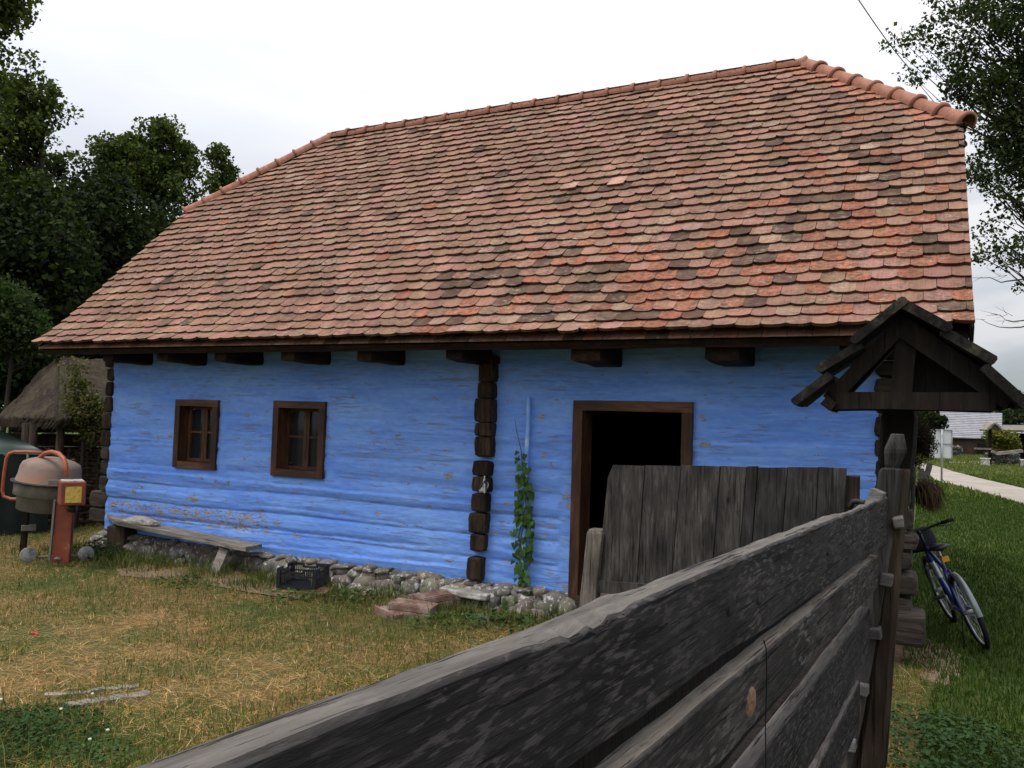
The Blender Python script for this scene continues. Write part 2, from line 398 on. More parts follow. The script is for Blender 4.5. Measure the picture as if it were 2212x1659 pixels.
def mk_ground(name, stops1, stops2, mixscale=.8, lo=.42, hi=.58, third=None, bump=.8):
    t = NT(name, .95, .1)
    a = t.ramp(t.noise(None, 14, 8, .7), stops1); b = t.ramp(t.noise(t.map((1, 1, 1)), 18, 8, .7), stops2)
    f = t.ramp(t.noise(None, mixscale, 5, .6), [(lo, 0.0), (hi, 1.0)]); c = t.mix(f, a, b)
    if third: 
        c = t.mix(t.ramp(t.noise(None, 1.6, 4), [(.6, 0.0), (.68, .8)]), c, third)
    t.bump(t.noise(None, 30, 6, .7), bump, .02); return t.color(c)
M['yard'] = mk_ground('yard_soil_and_hay', [(.3, (.06, .040, .018)), (.5, (.15, .098, .042)), (.72, (.28, .19, .09))], [(.3, (.03, .04, .012)), (.7, (.09, .105, .035))], 1.1, .40, .60)
M['lawn'] = mk_ground('lawn_ground', [(.3, (.022, .034, .010)), (.7, (.058, .085, .022))], [(.3, (.035, .05, .014)), (.7, (.085, .105, .03))], .5)
M['path'] = mk_ground('gravel_path', [(.3, (.20, .175, .15)), (.7, (.36, .32, .28))], [(.3, (.26, .225, .20)), (.7, (.40, .36, .32))], .6)
M['sand'] = mk_ground('bare_soil', [(.3, (.10, .065, .04)), (.7, (.22, .16, .11))], [(.3, (.14, .10, .07)), (.7, (.27, .20, .15))], 1.2)
def plain(name, col, rough=.6, spec=.4, metal=0, var=.15, scale=8):
    return speckle(name, [(.3, tuple(a*(1-var) for a in col)), (.7, tuple(a*(1+var) for a in col))], scale, 5, rough=rough, bump=.15, spec=spec, metal=metal)
def tile_rel(x, z): return 0

# ------------------------------------------------------------------ SETTING
def sheet(name, pts, z, mt, kind='structure', n=1, label=None, cat=None):
    b = MB(); b.add([(p[0], p[1], z) for p in pts], [tuple(range(len(pts)))]); o = b.build(name, mt)
    tag(o, label, cat, kind=kind); return o
# ground: one fine sheet to the horizon
g = sheet('ground', [(-400, -60), (400, -60), (400, 700), (-400, 700)], -.02, M['lawn'])
YF = 6.9
# yard soil with gentle bumps
def bumpy_sheet(name, x0, x1, y0, y1, st, z0, amp, mt, clipf=None, flat=None):
    xs = np.arange(x0, x1+st*.5, st); ys = np.arange(y0, y1+st*.5, st); V = []; F = []
    for y in ys:
        for x in xs:
            z = z0+amp*(mnoise.noise(Vector((x*.7, y*.7, 3)))+.5*mnoise.noise(Vector((x*2.3, y*2.3, 8))))
            V.append((x, y, z))
    nx = len(xs)
    for j in range(len(ys)-1):
        for i in range(nx-1):
            if clipf and not clipf((xs[i]+xs[i+1])/2, (ys[j]+ys[j+1])/2): continue
            F.append((j*nx+i, j*nx+i+1, (j+1)*nx+i+1, (j+1)*nx+i))
    b = MB(); b.add(V, F, smooth=True); o = b.build(name, mt); o['kind'] = 'structure'; return o
FX0, FY0 = onY(1915, 1068, 3.6).x, 3.6           # fence line passes here
FA = math.atan2(ray(2165, 941)[0], ray(2165, 941)[1])  # azimuth of the fence line
FD = Vector((math.sin(FA), math.cos(FA), 0)); FN = Vector((math.cos(FA), -math.sin(FA), 0))
def fence_x(y): return FX0+(y-FY0)*math.tan(FA)
yard = bumpy_sheet('yard_ground', -16, .4, -1, 16, .25, .0, .012, M['yard'], lambda x, y: x < (fence_x(y)-.02 if y < 6.7 else -.45))
def gz(x, y):
    if x < min(fence_x(y), -.3 if y > 6.7 else 9) and x > -16 and y < 16: return .012*(mnoise.noise(Vector((x*.7, y*.7, 3)))+.5*mnoise.noise(Vector((x*2.3, y*2.3, 8))))
    return -.02
# bare earth strip along the house foot (left) and by the gable corner
sp = [onZ(x, y) for x, y in ((250, 1232), (330, 1222), (440, 1236), (540, 1250), (620, 1268), (700, 1285), (640, 1296), (540, 1282), (430, 1262), (330, 1252), (262, 1246))]
b = MB(); b.add([(p.x, p.y, .012) for p in sp], [tuple(range(len(sp)))]); tag(b.build('path', M['sand']), kind='structure')
# gravel path in the lane
lo = [(2012, 1030), (2018, 1036), (2045, 1044), (2073, 1050), (2098, 1057), (2150, 1070), (2212, 1088), (2330, 1120)]
hi = [(2330, 1085), (2212, 1054), (2168, 1044), (2111, 1031), (2085, 1024), (2060, 1018), (2035, 1010), (2014, 1004), (1990, 1000), (1975, 1003)]
pp = [onZ(x, y, 0) for x, y in lo]+[onZ(x, y, 0) for x, y in hi]
b = MB(); b.add([(p.x, p.y, -.012) for p in pp], [tuple(range(len(pp)))]); tag(b.build('gravel_path', M['path']), kind='structure')
pp = [onZ(x, y, 0) for x, y in ((2050, 999), (2120, 1001), (2124, 997), (2050, 996))]
b = MB(); b.add([(p.x, p.y, -.008) for p in pp], [tuple(range(len(pp)))]); tag(b.build('sand_path', M['path']), kind='structure')

# ------------------------------------------------------------------ HOUSE
Ye, Ze, Yr, Zr = 6.2, 2.390, 9.635, 5.805
XL, XR, XrL, XrR = -9.332, .302, -7.932, -1.243
TC = .609
Yc, Zc = Ye+TC*(Yr-Ye), Ze+TC*(Zr-Ze)
YB = 2*Yr-YF; YeB = 2*Yr-Ye; YcB = 2*Yr-Yc
house = empty('blue_log_house', (-4.6, 9.6, 0), 'bright blue limewashed log house with a steep half-hipped clay tile roof', 'house')
X0, X1 = -8.88, -.31
wbot = lambda x: np.interp(x, [-8.88, -6.4, -3.8, -2.7, -.31], [.245, .185, .12, .115, .10])
holes = [(-7.72, -7.12, 1.085, 1.80), (-6.25, -5.60, 1.075, 1.81), (-2.76, -1.75, .0, 1.88)]
seams = []   # (z at left, z at right, x0, x1, depth, wobble)
zl = lambda px_, py_: onY(px_, py_, YF)
def sm(a, b_, d, w_=.02): A = zl(*a); B = zl(*b_); seams.append((A.x, A.z, B.x, B.z, d, w_))
sm((245, 1010), (1020, 1085), .045, .03); sm((245, 1050), (1000, 1150), .02, .03); sm((250, 1110), (900, 1180), .03, .02)
sm((450, 1165), (1010, 1225), .03, .02); sm((250, 955), (560, 962), .012, .01); sm((720, 925), (1020, 935), .012, .012)
sm((250, 900), (1030, 910), .008, .02); sm((250, 840), (1040, 840), .010, .02); sm((1080, 945), (1240, 955), .014, .01)
sm((1080, 1060), (1235, 1090), .02, .012); sm((1080, 1185), (1230, 1225), .02, .012); sm((1080, 860), (1240, 862), .012, .01)
sm((1520, 955), (1880, 965), .022, .012); sm((1520, 1000), (1880, 1020), .02, .012); sm((1520, 890), (1880, 893), .010, .02)
sm((1520, 1080), (1880, 1100), .02, .012); sm((1080, 815), (1880, 812), .010, .02); sm((1080, 1010), (1235, 1025), .015, .01); sm((1080, 1130), (1235, 1150), .02, .01)
cs = [.42, .63, .84, 1.05, 1.27, 1.48, 1.68, 1.88, 2.08, 2.28]
peels = []
for (x, y, r) in ((345, 945, .035), (370, 942, .03), (422, 1078, .06), (405, 1092, .04), (315, 1030, .03), (295, 1062, .03), (560, 1105, .05), (470, 1040, .02), (440, 1033, .02), (497, 1042, .02), (540, 1120, .05), (500, 1112, .05), (450, 1110, .06), (410, 1108, .05), (600, 1130, .04), (350, 1105, .06), (640, 1155, .03),
                  (972, 1028, .04), (862, 943, .035), (760, 924, .02), (720, 985, .025), (715, 945, .03), (1172, 900, .035), (1175, 984, .022), (1098, 1088, .02), (1130, 1218, .03), (1092, 1212, .025), (1232, 1075, .05), (1229, 1095, .04), (930, 1092, .02), (905, 1135, .03), (700, 1010, .02), (250, 1090, .07), (265, 1088, .05), (380, 1105, .06), (530, 1135, .05),
                  (1518, 898, .02), (1520, 905, .02), (1517, 955, .02), (1518, 962, .018), (590, 992, .03), (1190, 1003, .02), (700, 1208, .03), (1005, 855, .02), (880, 1045, .02), (820, 1110, .02), (640, 1060, .03), (300, 795, .02), (1225, 1268, .04)):
    p = onY(x, y, YF); peels.append((p.x, p.z, r))
dx, dz = .022, .0125
xs = np.arange(X0, X1+dx*.5, dx); zs = np.arange(.06, 2.52, dz)
def wall_rel(x, z):
    d = 0.0
    k = 0
    while k < len(cs) and z > cs[k]+.02*mnoise.noise(Vector((x*.6, k*3.1, 0))): k += 1
    z0 = (cs[k-1] if k else .2)+.02*mnoise.noise(Vector((x*.6, (k-1)*3.1, 0))); z1 = (cs[k] if k < len(cs) else 2.5)+.02*mnoise.noise(Vector((x*.6, k*3.1, 0)))
    t = min(1, max(0, (z-z0)/(z1-z0)))
    strength = .020 if z < 1.35 else .009
    d += strength*(math.sin(math.pi*t)**.6)+.006*mnoise.noise(Vector((k*5.3, x*.25, 1)))+(.010*(1-t) if z < 1.0 else 0)
    for (xa, za, xb, zb, dep, wb) in seams:
        if xa-.25 < x < xb+.25:
            s = (x-xa)/(xb-xa); zz = za+(zb-za)*s+wb*(mnoise.noise(Vector((x*1.1, za*9, 0)))+.35*mnoise.noise(Vector((x*4.5, za*5, 2))))
            q = z-zz; fade = min(1, (x-xa+.25)/.3, (xb+.25-x)/.3)*(.65+.5*mnoise.noise(Vector((x*1.7, za*3, 4))))
            if -.10 < q < 0: d += dep*.55*(1+q/.10)*fade*(1 if q > -.02 else 1)*min(1, -q/.012)
            if 0 <= q < .05: d -= dep*.45*(1-q/.05)*fade
    q_ = 1.0 if z < 1.2 else .55
    d += .012*q_*mnoise.noise(Vector((x*1.0, z*6, 5)))+.005*q_*mnoise.noise(Vector((x*3, z*18, 9)))+.0022*mnoise.noise(Vector((x*14, z*45, 2)))
    for (ha, hb, hc, hd) in holes:           # flat upright boards beside the openings
        if hb+.05 < x < hb+.155 and hc-.06 < z < hd+.10: d = .016+.001*mnoise.noise(Vector((x*9, z*5, 0)))
        if ha-.14 < x < ha-.04 and ha < -2 and ha > -3 and z < hd: d = .014
    return d
V = []; PE = []
for z in zs:
    for x in xs:
        zb = float(wbot(x)); zz = zb+(z-.06)*(2.50-zb)/(2.50-.06)
        V.append((x, YF-wall_rel(x, zz), zz))
        pv = 0
        for (a, b_, r) in peels:
            dd = ((x-a)/1.5)**2+(zz-b_)**2
            if dd < r*r*4: pv = max(pv, math.exp(-dd/(r*r)*1.1))
        if -8.6 < x < -6.3 and .40 < zz < .60: pv = max(pv, .62)
        if pv == 0: pv = max(0, .35*mnoise.noise(Vector((x*.9, zz*3.1, 12))))
        PE.append(pv)
F = []; nx = len(xs)
for j in range(len(zs)-1):
    for i in range(nx-1):
        a = V[j*nx+i]; c = V[(j+1)*nx+i+1]; mxx_ = (a[0]+c[0])/2; mzz = (a[2]+c[2])/2
        if any(h[0] < mxx_ < h[1] and h[2] < mzz < h[3] for h in holes): continue
        F.append((j*nx+i, j*nx+i+1, (j+1)*nx+i+1, (j+1)*nx+i))
b = MB(); b.add(V, F, smooth=True)
# thickness edges (bottom lip and right end)
me_w = b.build('front_wall', M['wall'], house)
at = me_w.data.attributes.new('peel', 'FLOAT', 'POINT'); at.data.foreach_set('value', PE)
# core body behind the front face: side and back walls, floor, ceiling, inner room (walls 0.16 thick)
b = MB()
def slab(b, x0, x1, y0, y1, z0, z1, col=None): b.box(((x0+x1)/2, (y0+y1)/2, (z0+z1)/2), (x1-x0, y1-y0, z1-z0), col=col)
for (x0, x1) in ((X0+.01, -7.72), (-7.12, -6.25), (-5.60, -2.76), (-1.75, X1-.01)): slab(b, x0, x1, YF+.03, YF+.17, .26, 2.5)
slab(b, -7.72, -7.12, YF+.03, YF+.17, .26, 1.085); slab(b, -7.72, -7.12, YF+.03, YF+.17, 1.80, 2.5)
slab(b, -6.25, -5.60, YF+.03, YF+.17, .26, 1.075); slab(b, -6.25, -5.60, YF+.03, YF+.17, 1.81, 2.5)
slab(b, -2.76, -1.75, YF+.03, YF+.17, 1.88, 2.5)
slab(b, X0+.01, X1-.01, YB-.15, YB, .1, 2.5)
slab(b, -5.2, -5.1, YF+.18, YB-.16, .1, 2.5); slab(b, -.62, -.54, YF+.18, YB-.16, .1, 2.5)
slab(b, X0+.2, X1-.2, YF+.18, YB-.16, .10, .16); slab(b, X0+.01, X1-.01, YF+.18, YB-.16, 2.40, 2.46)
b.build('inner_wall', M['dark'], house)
def log_wall(name, x, side, seed):
    R = random.Random(seed); b = MB(); z = .14
    while z < 2.36:
        h = R.uniform(.17, .23); 
        b.beam((x, YF+.05, z+h/2), (x, YB+.22, z+h/2+R.uniform(-.02, .02)), .17, h-.012, n=8, jit=.008, bev=.03, R=R); z += h
    return b.build(name, M['loggrey'], house)
log_wall('side_wall', X1-.085, 1, 3); log_wall('side_wall', X0+.085, -1, 4)
# gable boards (both ends), below the half hip
for sx in (X1-.02, X0+.02):
    b = MB(); n = 22
    for i in range(n):
        ya = YF+(YB-YF)*i/n; yb = YF+(YB-YF)*(i+1)/n-.01; ym = (ya+yb)/2
        zt = min(Zc+.1, Ze+(Zr-Ze)*(1-abs(ym-Yr)/(Yr-Ye))-.18)
        if zt > 2.5: b.box((sx, ym, (2.45+zt)/2), (.03, yb-ya, zt-2.45))
    b.build('gable', M['post_brown'], house)
# log ends -------------------------------------------------
def logend(c, sx, sy, sz, seed, mt='logend'):
    R = random.Random(seed); b = MB(); n = 5
    vs = []; fs = []; k = 16
    # rounded rectangular section in XZ, extruded in Y, with slight swell
    for i, (t, sc2) in enumerate(((0, .80), (.06, .95), (.2, 1.0), (1, .98))):
        for j in range(k):
            an = 2*math.pi*j/k; cx, cz = math.cos(an), math.sin(an)
            e = 7.0; r = (abs(cx)**e+abs(cz)**e)**(-1/e)
            r *= 1+.09*mnoise.noise(Vector((cx*1.5+seed*3.1, cz*1.5, seed*7.7)))
            vs.append((c[0]+cx*r*sx/2*sc2, c[1]-sy/2+t*sy+.012*mnoise.noise(Vector((cx*3, cz*3, seed)))*(1-t), c[2]+cz*r*sz/2*sc2))
    fs.append(tuple(range(k)))
    for i in range(3):
        for j in range(k): fs.append((i*k+j, (i+1)*k+j, (i+1)*k+(j+1) % k, i*k+(j+1) % k))
    b.add(vs, fs, smooth=False); return b.build('log_end', M[mt], house)
cy = [(140, 180), (181, 275), (280, 362), (366, 487), (495, 565), (568, 672), (695, 775), (780, 860), (868, 965), (970, 1080), (1082, 1175), (1205, 1330)]
cxl = [(1040, 1128), (1040, 1118), (1031, 1115), (1018, 1110), (1018, 1106), (1016, 1104), (1008, 1092), (1002, 1090), (998, 1082), (986, 1072), (990, 1066), (976, 1048)]
for i, ((ya, yb), (xa, xb)) in enumerate(zip(cy, cxl)):
    k_ = 1000/1659/1.4756; A = onY(900/1.4756+xa*k_, 1050/1.4756+ya*k_, YF-.10); B = onY(900/1.4756+xb*k_, 1050/1.4756+yb*k_, YF-.10)
    o = logend(((A.x+B.x)/2, YF-.05, (A.z+B.z)/2), (B.x-A.x)*(1.0+.05*math.sin(i*2.3)), .13, (A.z-B.z)*1.10, i)
# white and black scrap of plastic on one log end
# left corner log ends: stubs running past the corner
zz = .30
R = random.Random(11)
while zz < 2.3:
    h = R.uniform(.15, .22); wx = R.uniform(.13, .2) if zz > .5 else .34
    logend((X0-wx/2+.02, YF+.10+R.uniform(-.015, .015), zz+h/2), wx, .24, h*.97, int(zz*100), 'loggrey' if zz < 1.2 else 'logend'); zz += h
# right corner log ends
zz = .16; i = 0
while zz < 2.3:
    h = R.uniform(.13, .19); wx = R.uniform(.26, .32)
    logend((X1+wx/2-.02, YF+.08+R.uniform(-.02, .02), zz+h/2), wx, .24, h*.9, 300+i, 'loggrey'); zz += h; i += 1
# corner base block of grey stone/wood
A = onY(2003, 1333, 6.72); B = onY(1945, 1395, 6.72)
b = MB(); b.box(((A.x+B.x)/2-.05, 6.9, (A.z+B.z)/2), (A.x-B.x+.1, .36, A.z-B.z), jit=.012); b.build('foundation_block', M['loggrey'], house, bevel=.03)
b = MB(); Rr = random.Random(6); A = onY(1046, 1030, YF-.19); vs = []; fs = []
for j in range(9):
    for i in range(5):
        u, v = i/4-.5, j/8; vs.append((A.x+u*.045*(1+v)+.012*math.sin(v*7+i), A.y-.012*math.sin(u*6+v*5), A.z-v*.15+.01*math.sin(i*2.1)))
for j in range(8):
    for i in range(4): fs.append((j*5+i, j*5+i+1, (j+1)*5+i+1, (j+1)*5+i))
b.add(vs, fs, smooth=True); t = NT('black_and_white_plastic', .5, .4); n_ = t.noise(t.map((20, 1, 6)), 1.6, 2); t.color(t.ramp(n_, [(.49, (.012, .012, .014)), (.52, (.38, .38, .36))]))
o = b.build('plastic_scrap', t.m); o.modifiers.new('t', 'SOLIDIFY').thickness = .003; tag(o, 'black and white plastic scrap caught on the log ends in mid wall', 'scrap')
# windows -------------------------------------------------
def window(x0, x1, z0, z1, seed):
    fw = .075
    b = MB(); y = YF-.022
    b.beam((x0, y, z1-fw/2), (x1, y, z1-fw/2), .05, fw, n=4, jit=.0015)
    fr = b.build('window', M['frame'], house)
    for xx_ in (x0+fw/2, x1-fw/2):
        b = MB(); b.beam((xx_, y, z0), (xx_, y, z1-fw), fw, .05, up=(0, 1, 0), n=4, jit=.0015); b.build('upright', M['framev'], fr)
    b = MB(); b.beam((x0+fw, y+.004, z0+fw/2), (x1-fw, y+.004, z0+fw/2), .055, fw, n=3, jit=.0015); b.build('sill', M['frame'], fr)
    # reveal boards
    xa, xb, za, zb = x0+fw-.004, x1-fw+.004, z0+fw-.004, z1-fw+.004; yi = YF+.15
    b = MB(); slab(b, xa-.02, xa, YF+.003, yi, za, zb); slab(b, xb, xb+.02, YF+.003, yi, za, zb); slab(b, xa-.02, xb+.02, YF+.003, yi, za-.02, za); slab(b, xa-.02, xb+.02, YF+.003, yi, zb, zb+.02)
    b.build('reveal', M['framev'], fr)
    # casements
    yc = YF+.115; b = MB(); bw = .036; xm = (xa+xb)/2; zm = za+(zb-za)*.53
    for (p, q) in ((xa+.002, xm-.002), (xm+.002, xb-.002)):
        b.box((p+bw/2, yc, (za+zb)/2), (bw, .035, zb-za-.004)); b.box((q-bw/2, yc, (za+zb)/2), (bw, .035, zb-za-.004))
        b.box(((p+q)/2, yc, za+bw/2+.002), (q-p-2*bw-.001, .033, bw)); b.box(((p+q)/2, yc, zb-bw/2-.002), (q-p-2*bw-.001, .033, bw)); b.box(((p+q)/2, yc, zm), (q-p-2*bw-.001, .025, .024))
    b.build('casement', M['framev'], fr)
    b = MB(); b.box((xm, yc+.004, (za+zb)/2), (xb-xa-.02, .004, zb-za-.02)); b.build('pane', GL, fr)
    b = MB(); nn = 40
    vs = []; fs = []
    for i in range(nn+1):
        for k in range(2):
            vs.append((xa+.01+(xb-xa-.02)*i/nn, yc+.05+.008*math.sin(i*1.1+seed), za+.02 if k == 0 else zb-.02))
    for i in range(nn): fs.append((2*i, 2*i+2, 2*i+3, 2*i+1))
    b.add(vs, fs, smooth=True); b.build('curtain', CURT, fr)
    return fr
t = NT('window_glass', .06, .5); t.color((.02, .025, .03)); t.b.inputs['Alpha'].default_value = .45; GL = t.m
CURT = plain('net_curtain', (.055, .062, .07), .95, .1, scale=40)
window(-7.755, -7.09, 1.045, 1.83, 1); window(-6.275, -5.575, 1.035, 1.84, 2)
# door frame ------------------------------------------------
dx0, dx1, dz1 = -2.79, -1.72, 1.905; fw = .09
b = MB(); b.beam((dx0, YF-.02, dz1-fw/2), (dx1, YF-.02, dz1-fw/2), .06, fw, n=5, jit=.002); df = b.build('door_frame', M['frame'], house)
for xx_ in (dx0+fw/2, dx1-fw/2):
    b = MB(); b.beam((xx_, YF-.02, .12), (xx_, YF-.02, dz1-fw), fw, .06, up=(0, 1, 0), n=6, jit=.002); b.build('jamb', M['framev'], df)
b = MB(); slab(b, dx0+fw-.02, dx0+fw, YF+.012, YF+.20, .12, dz1-fw+.01); slab(b, dx1-fw, dx1-fw+.02, YF+.012, YF+.20, .12, dz1-fw+.01); slab(b, dx0+fw, dx1-fw, YF+.012, YF+.20, dz1-fw+.01, dz1-fw+.03)
b.build('reveal', M['framev'], df)
b = MB(); b.box(((dx0+dx1)/2, YF+.08, .13), (dx1-dx0-.16, .30, .12), jit=.006); b.build('threshold', M['loggrey'], df)
# blue painted drain pipe
P0, P1 = onY(1142, 857, YF-.05), onY(1128, 1280, YF-.05)
t = NT('pale_blue_painted_pipe', .6, .3); n_ = t.noise(None, 9, 5); t.color(t.ramp(n_, [(.3, (.16, .33, .78)), (.6, (.24, .44, .88)), (.75, (.45, .60, .88))])); PIPE = t.m
b = MB(); pts = [P0.lerp(P1, s/8)+Vector((.004*math.sin(s*1.7), 0, 0)) for s in range(9)]; b.tube(pts, .021, 12)
b.build('drain_pipe', PIPE, house)
# foundation stones
R = random.Random(5); b = MB()
x = -9.25; 
def stone_course(z, hmin, hmax, wmin, wmax, yoff, x0, x1, seed):
    R = random.Random(seed); x = x0
    while x < x1:
        wd = R.uniform(wmin, wmax); hh = R.uniform(hmin, hmax)
        if not (-2.7 < x+wd/2 < -1.8 and z > .02):
            g_ = R.uniform(.75, 1.15); cc = (.165*g_*R.uniform(.9, 1.1), .15*g_, .128*g_*R.uniform(.85, 1.1))
            rot = Matrix.Rotation(R.uniform(-.25, .25), 3, 'Y') @ Matrix.Rotation(R.uniform(-.3, .3), 3, 'Z')
            b.blob((x+wd/2, YF+.03-yoff+R.uniform(-.03, .03), z+R.uniform(-.012, .012)), (wd*.53, R.uniform(.11, .16), hh*.55), rot, seed*100+int(x*10), 2, .22, cc, True, .5)
        x += wd*R.uniform(.88, 1.0)
stone_course(.175, .05, .09, .10, .24, .02, -8.95, -.75, 21)
stone_course(.045, .15, .23, .16, .34, .09, -8.95, -.75, 22)
stone_course(.12, .09, .14, .12, .26, .05, -9.0, -.75, 23)
stone_course(-.03, .12, .18, .16, .32, .17, -8.0, -.75, 24)
fo = b.build('foundation', M['stone'], house, attr=True)
b = MB(); slab(b, X0-.05, X1+.05, YF+.01, YF+.3, -.05, .22); slab(b, X1-.3, X1+.05, YF+.3, YB, -.05, .14); slab(b, X0-.05, X0+.3, YF+.3, YB, -.05, .14); b.build('footing', M['sand'], house)
b = MB(); b.box((-3.72, YF-.12, .115), (.50, .32, .06), rot=Matrix.Rotation(.03, 3, 'Y'), jit=.012); b.build('flat_stone', M['pale_block'], house, bevel=.012)
# beams under the eave --------------------------------------
def eave_beam(xf, xw, wd, zf, hh=.17, seed=0):
    R = random.Random(seed); b = MB()
    b.beam((xf, Ye+.16, zf-hh/2), (xw, YF+.1, zf-hh/2-.01), wd, hh, n=4, jit=.008, bev=.015, R=R); b.build('beam_end', M['darkwood'], house)
# left edge of the visible front face and right edge where it meets the wall
for i, (pa, pb) in enumerate(((222, 352), (340, 470), (462, 583), (608, 725), (772, 888), (962, 1052))):
    A = onY(pa, 765, Ye+.16); wd = .17
    eave_beam(A.x+wd/2, A.x+wd/2+.02, wd, 2.41, .18, i)
for i, (pa, pb) in enumerate(((1228, 1322), (1522, 1605), (1810, 1880))):
    A = onY(pa, 760, Ye+.12); wd = .26
    eave_beam(A.x+wd/2, A.x+wd/2+.02, wd, 2.42, .21, 20+i)
b = MB(); b.beam((X0-.2, YF+.03, 2.44), (X1+.2, YF+.03, 2.44), .22, .14, n=14, jit=.006); b.build('wall_plate', M['darkwood'], house)
b = MB()
b.beam((XL+.05, Ye+.10, Ze-.035), (XR-.05, Ye+.10, Ze-.035), .03, .09, n=20, jit=.003)
for k in range(5): b.beam((XL+.05, Ye+.17+k*.125, Ze+.035+k*.02), (XR-.05, Ye+.17+k*.125, Ze+.035+k*.02), .115, .02, n=16, jit=.002)
b.build('soffit', M['fascia'], house)

# roof -------------------------------------------------------
SL = math.atan2(Zr-Ze, Yr-Ye); LS = math.hypot(Zr-Ze, Yr-Ye); LC = TC*LS
b = MB()
o0 = -.03
b.add([(XL+.03, Ye+.06, Ze+o0), (XR-.03, Ye+.06, Ze+o0), (XR-.03, Yc, Zc+o0), (XrR, Yr, Zr+o0), (XrL, Yr, Zr+o0), (XL+.03, Yc, Zc+o0),
       (XL+.03, YeB, Ze+o0), (XR-.03, YeB, Ze+o0), (XR-.03, YcB, Zc+o0), (XL+.03, YcB, Zc+o0)],
      [(0, 1, 2, 3, 4, 5), (7, 6, 9, 4, 3, 8), (2, 8, 3), (9, 5, 4)])
roof = b.build('roof', M['darkwood'], house)
sol = roof.modifiers.new('t', 'SOLIDIFY'); sol.thickness = .05; sol.offset = -1
EXPO = LS/33; TW = .176
RT = random.Random(99)
def sag(x, v): return .018*mnoise.noise(Vector((x*.55, v*.6, 1)))+.006*mnoise.noise(Vector((x*2.1, v*2, 4)))
def tile_col(x, v):
    """own colour of each tile: old pinkish tan, some fired orange, some blackened"""
    fld = mnoise.noise(Vector((x*.55+3, v*.8, 2)))
    wgt = max(0, min(1, (x+6.0)/4.2))*max(0, min(1, (2.9-v*.9+.25*(x+1))/1.5))
    q = RT.random()
    base = Vector((.300, .180, .138))
    if q < .30: base = Vector((.275, .175, .128))
    elif q < .45: base = Vector((.335, .192, .155))
    elif q < .55: base = Vector((.25, .145, .108))
    elif q < .60: base = Vector((.35, .255, .20))
    p_or = .006+.36*wgt*max(0, .55+1.4*fld); p_bk = .03+.24*wgt*max(0, .6+1.2*fld)
    q = RT.random()
    if q < p_or: base = Vector((.36, .143, .088))
    elif q < p_or+p_bk: base = Vector((.10, .062, .048))
    g_ = RT.uniform(.76, 1.0); return (base.x*g_*.97, base.y*g_*RT.uniform(.82, .92), base.z*g_*RT.uniform(.80, .94))
def tiles(b, org, U, Vd, Nn, umin, umax, rows, expo, u0, colf, sagf=None, fresh=None, kick=False, special=()):
    """lay rounded plain tiles over a plane; umin/umax give the clipping at each height"""
    for j in range(rows):
        v = j*expo
        n0 = int((umin(v)-u0)/TW)-2; n1 = int((umax(v)-u0)/TW)+2
        rowj = RT.uniform(-.012, .012)
        for i in range(n0, n1):
            uc = u0+(i+.5*(j % 2))*TW+TW/2+rowj*.5
            if uc+TW/2 < umin(v)+.02 or uc-TW/2 > umax(v)-.02: continue
            wd = TW-.0015; ju, jv = RT.uniform(-.003, .003), RT.uniform(-.011, .011)
            if RT.random() < .04: jv -= RT.uniform(.01, .03)
            lift = .048+RT.uniform(-.004, .008); tw = RT.uniform(-.018, .018); sq = False; arc = .024+RT.uniform(-.007, .007); col = colf(uc, v)
            if RT.random() < .10: arc = .008
            if (j, i) in special: jv -= .07; arc = .006; lift += .014; col = (.46, .27, .22)
            if fresh and fresh(uc, v): col = (.42+RT.uniform(-.03, .03), .165, .11)
            ul = uc-wd/2+ju; ur = uc+wd/2+ju; ns = 6; top = []; bot = []
            cl_l = ul < umin(v); cl_r = ur > umax(v)
            def P(u_, v_, h): 
                s_ = sagf(u_, v_) if sagf else 0
                if kick and v_ < .45: h += .05*((.45-v_)/.45)**2
                return tuple(org+U*u_+Vd*v_+Nn*(h+s_))
            vs = []
            vt = v+expo*1.75
            for q in range(ns+1):
                s = q/ns; u_ = ul+(ur-ul)*s
                vb = v+jv-arc*(1-abs(2*s-1)**2.9)+tw*(s-.5)*.8
                vs.append((u_, vb, lift-.010*abs(2*s-1)**2*0))
            vtop = [(ul, vt, .008), (ur, vt, .008)]
            pts = []
            for (u_, v_, h) in vs: pts.append((u_, v_, h))
            for (u_, v_, h) in vtop: pts.append((u_, v_, h))
            cl = []
            for (u_, v_, h) in pts:
                u2 = min(max(u_, umin(max(v_, 0))-.0), umax(max(v_, 0))); cl.append((u2, v_, h))
            if max(c[0] for c in cl)-min(c[0] for c in cl) < .02: continue
            W = [P(*c) for c in cl]; k0 = len(W)
            th = .028
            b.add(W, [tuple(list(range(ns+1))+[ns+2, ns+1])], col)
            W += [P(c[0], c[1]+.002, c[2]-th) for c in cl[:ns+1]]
            f = []; col = (col[0]*.30, col[1]*.27, col[2]*.26)     # shadow gap under each tile painted onto its edges, with algae grime
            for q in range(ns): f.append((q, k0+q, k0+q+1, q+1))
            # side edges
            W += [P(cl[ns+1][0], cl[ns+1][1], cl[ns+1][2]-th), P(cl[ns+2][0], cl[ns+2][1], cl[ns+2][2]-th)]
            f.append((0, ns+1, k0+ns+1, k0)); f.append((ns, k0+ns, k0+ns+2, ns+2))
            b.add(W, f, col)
Nf = Vector((0, -math.sin(SL), math.cos(SL))); Vf = Vector((0, math.cos(SL), math.sin(SL)))
b = MB()
umn = lambda v: XL if v < LC else XL+(v-LC)/(LS-LC)*(XrL-XL)
umx = lambda v: XR if v < LC else XR+(v-LC)/(LS-LC)*(XrR-XR)
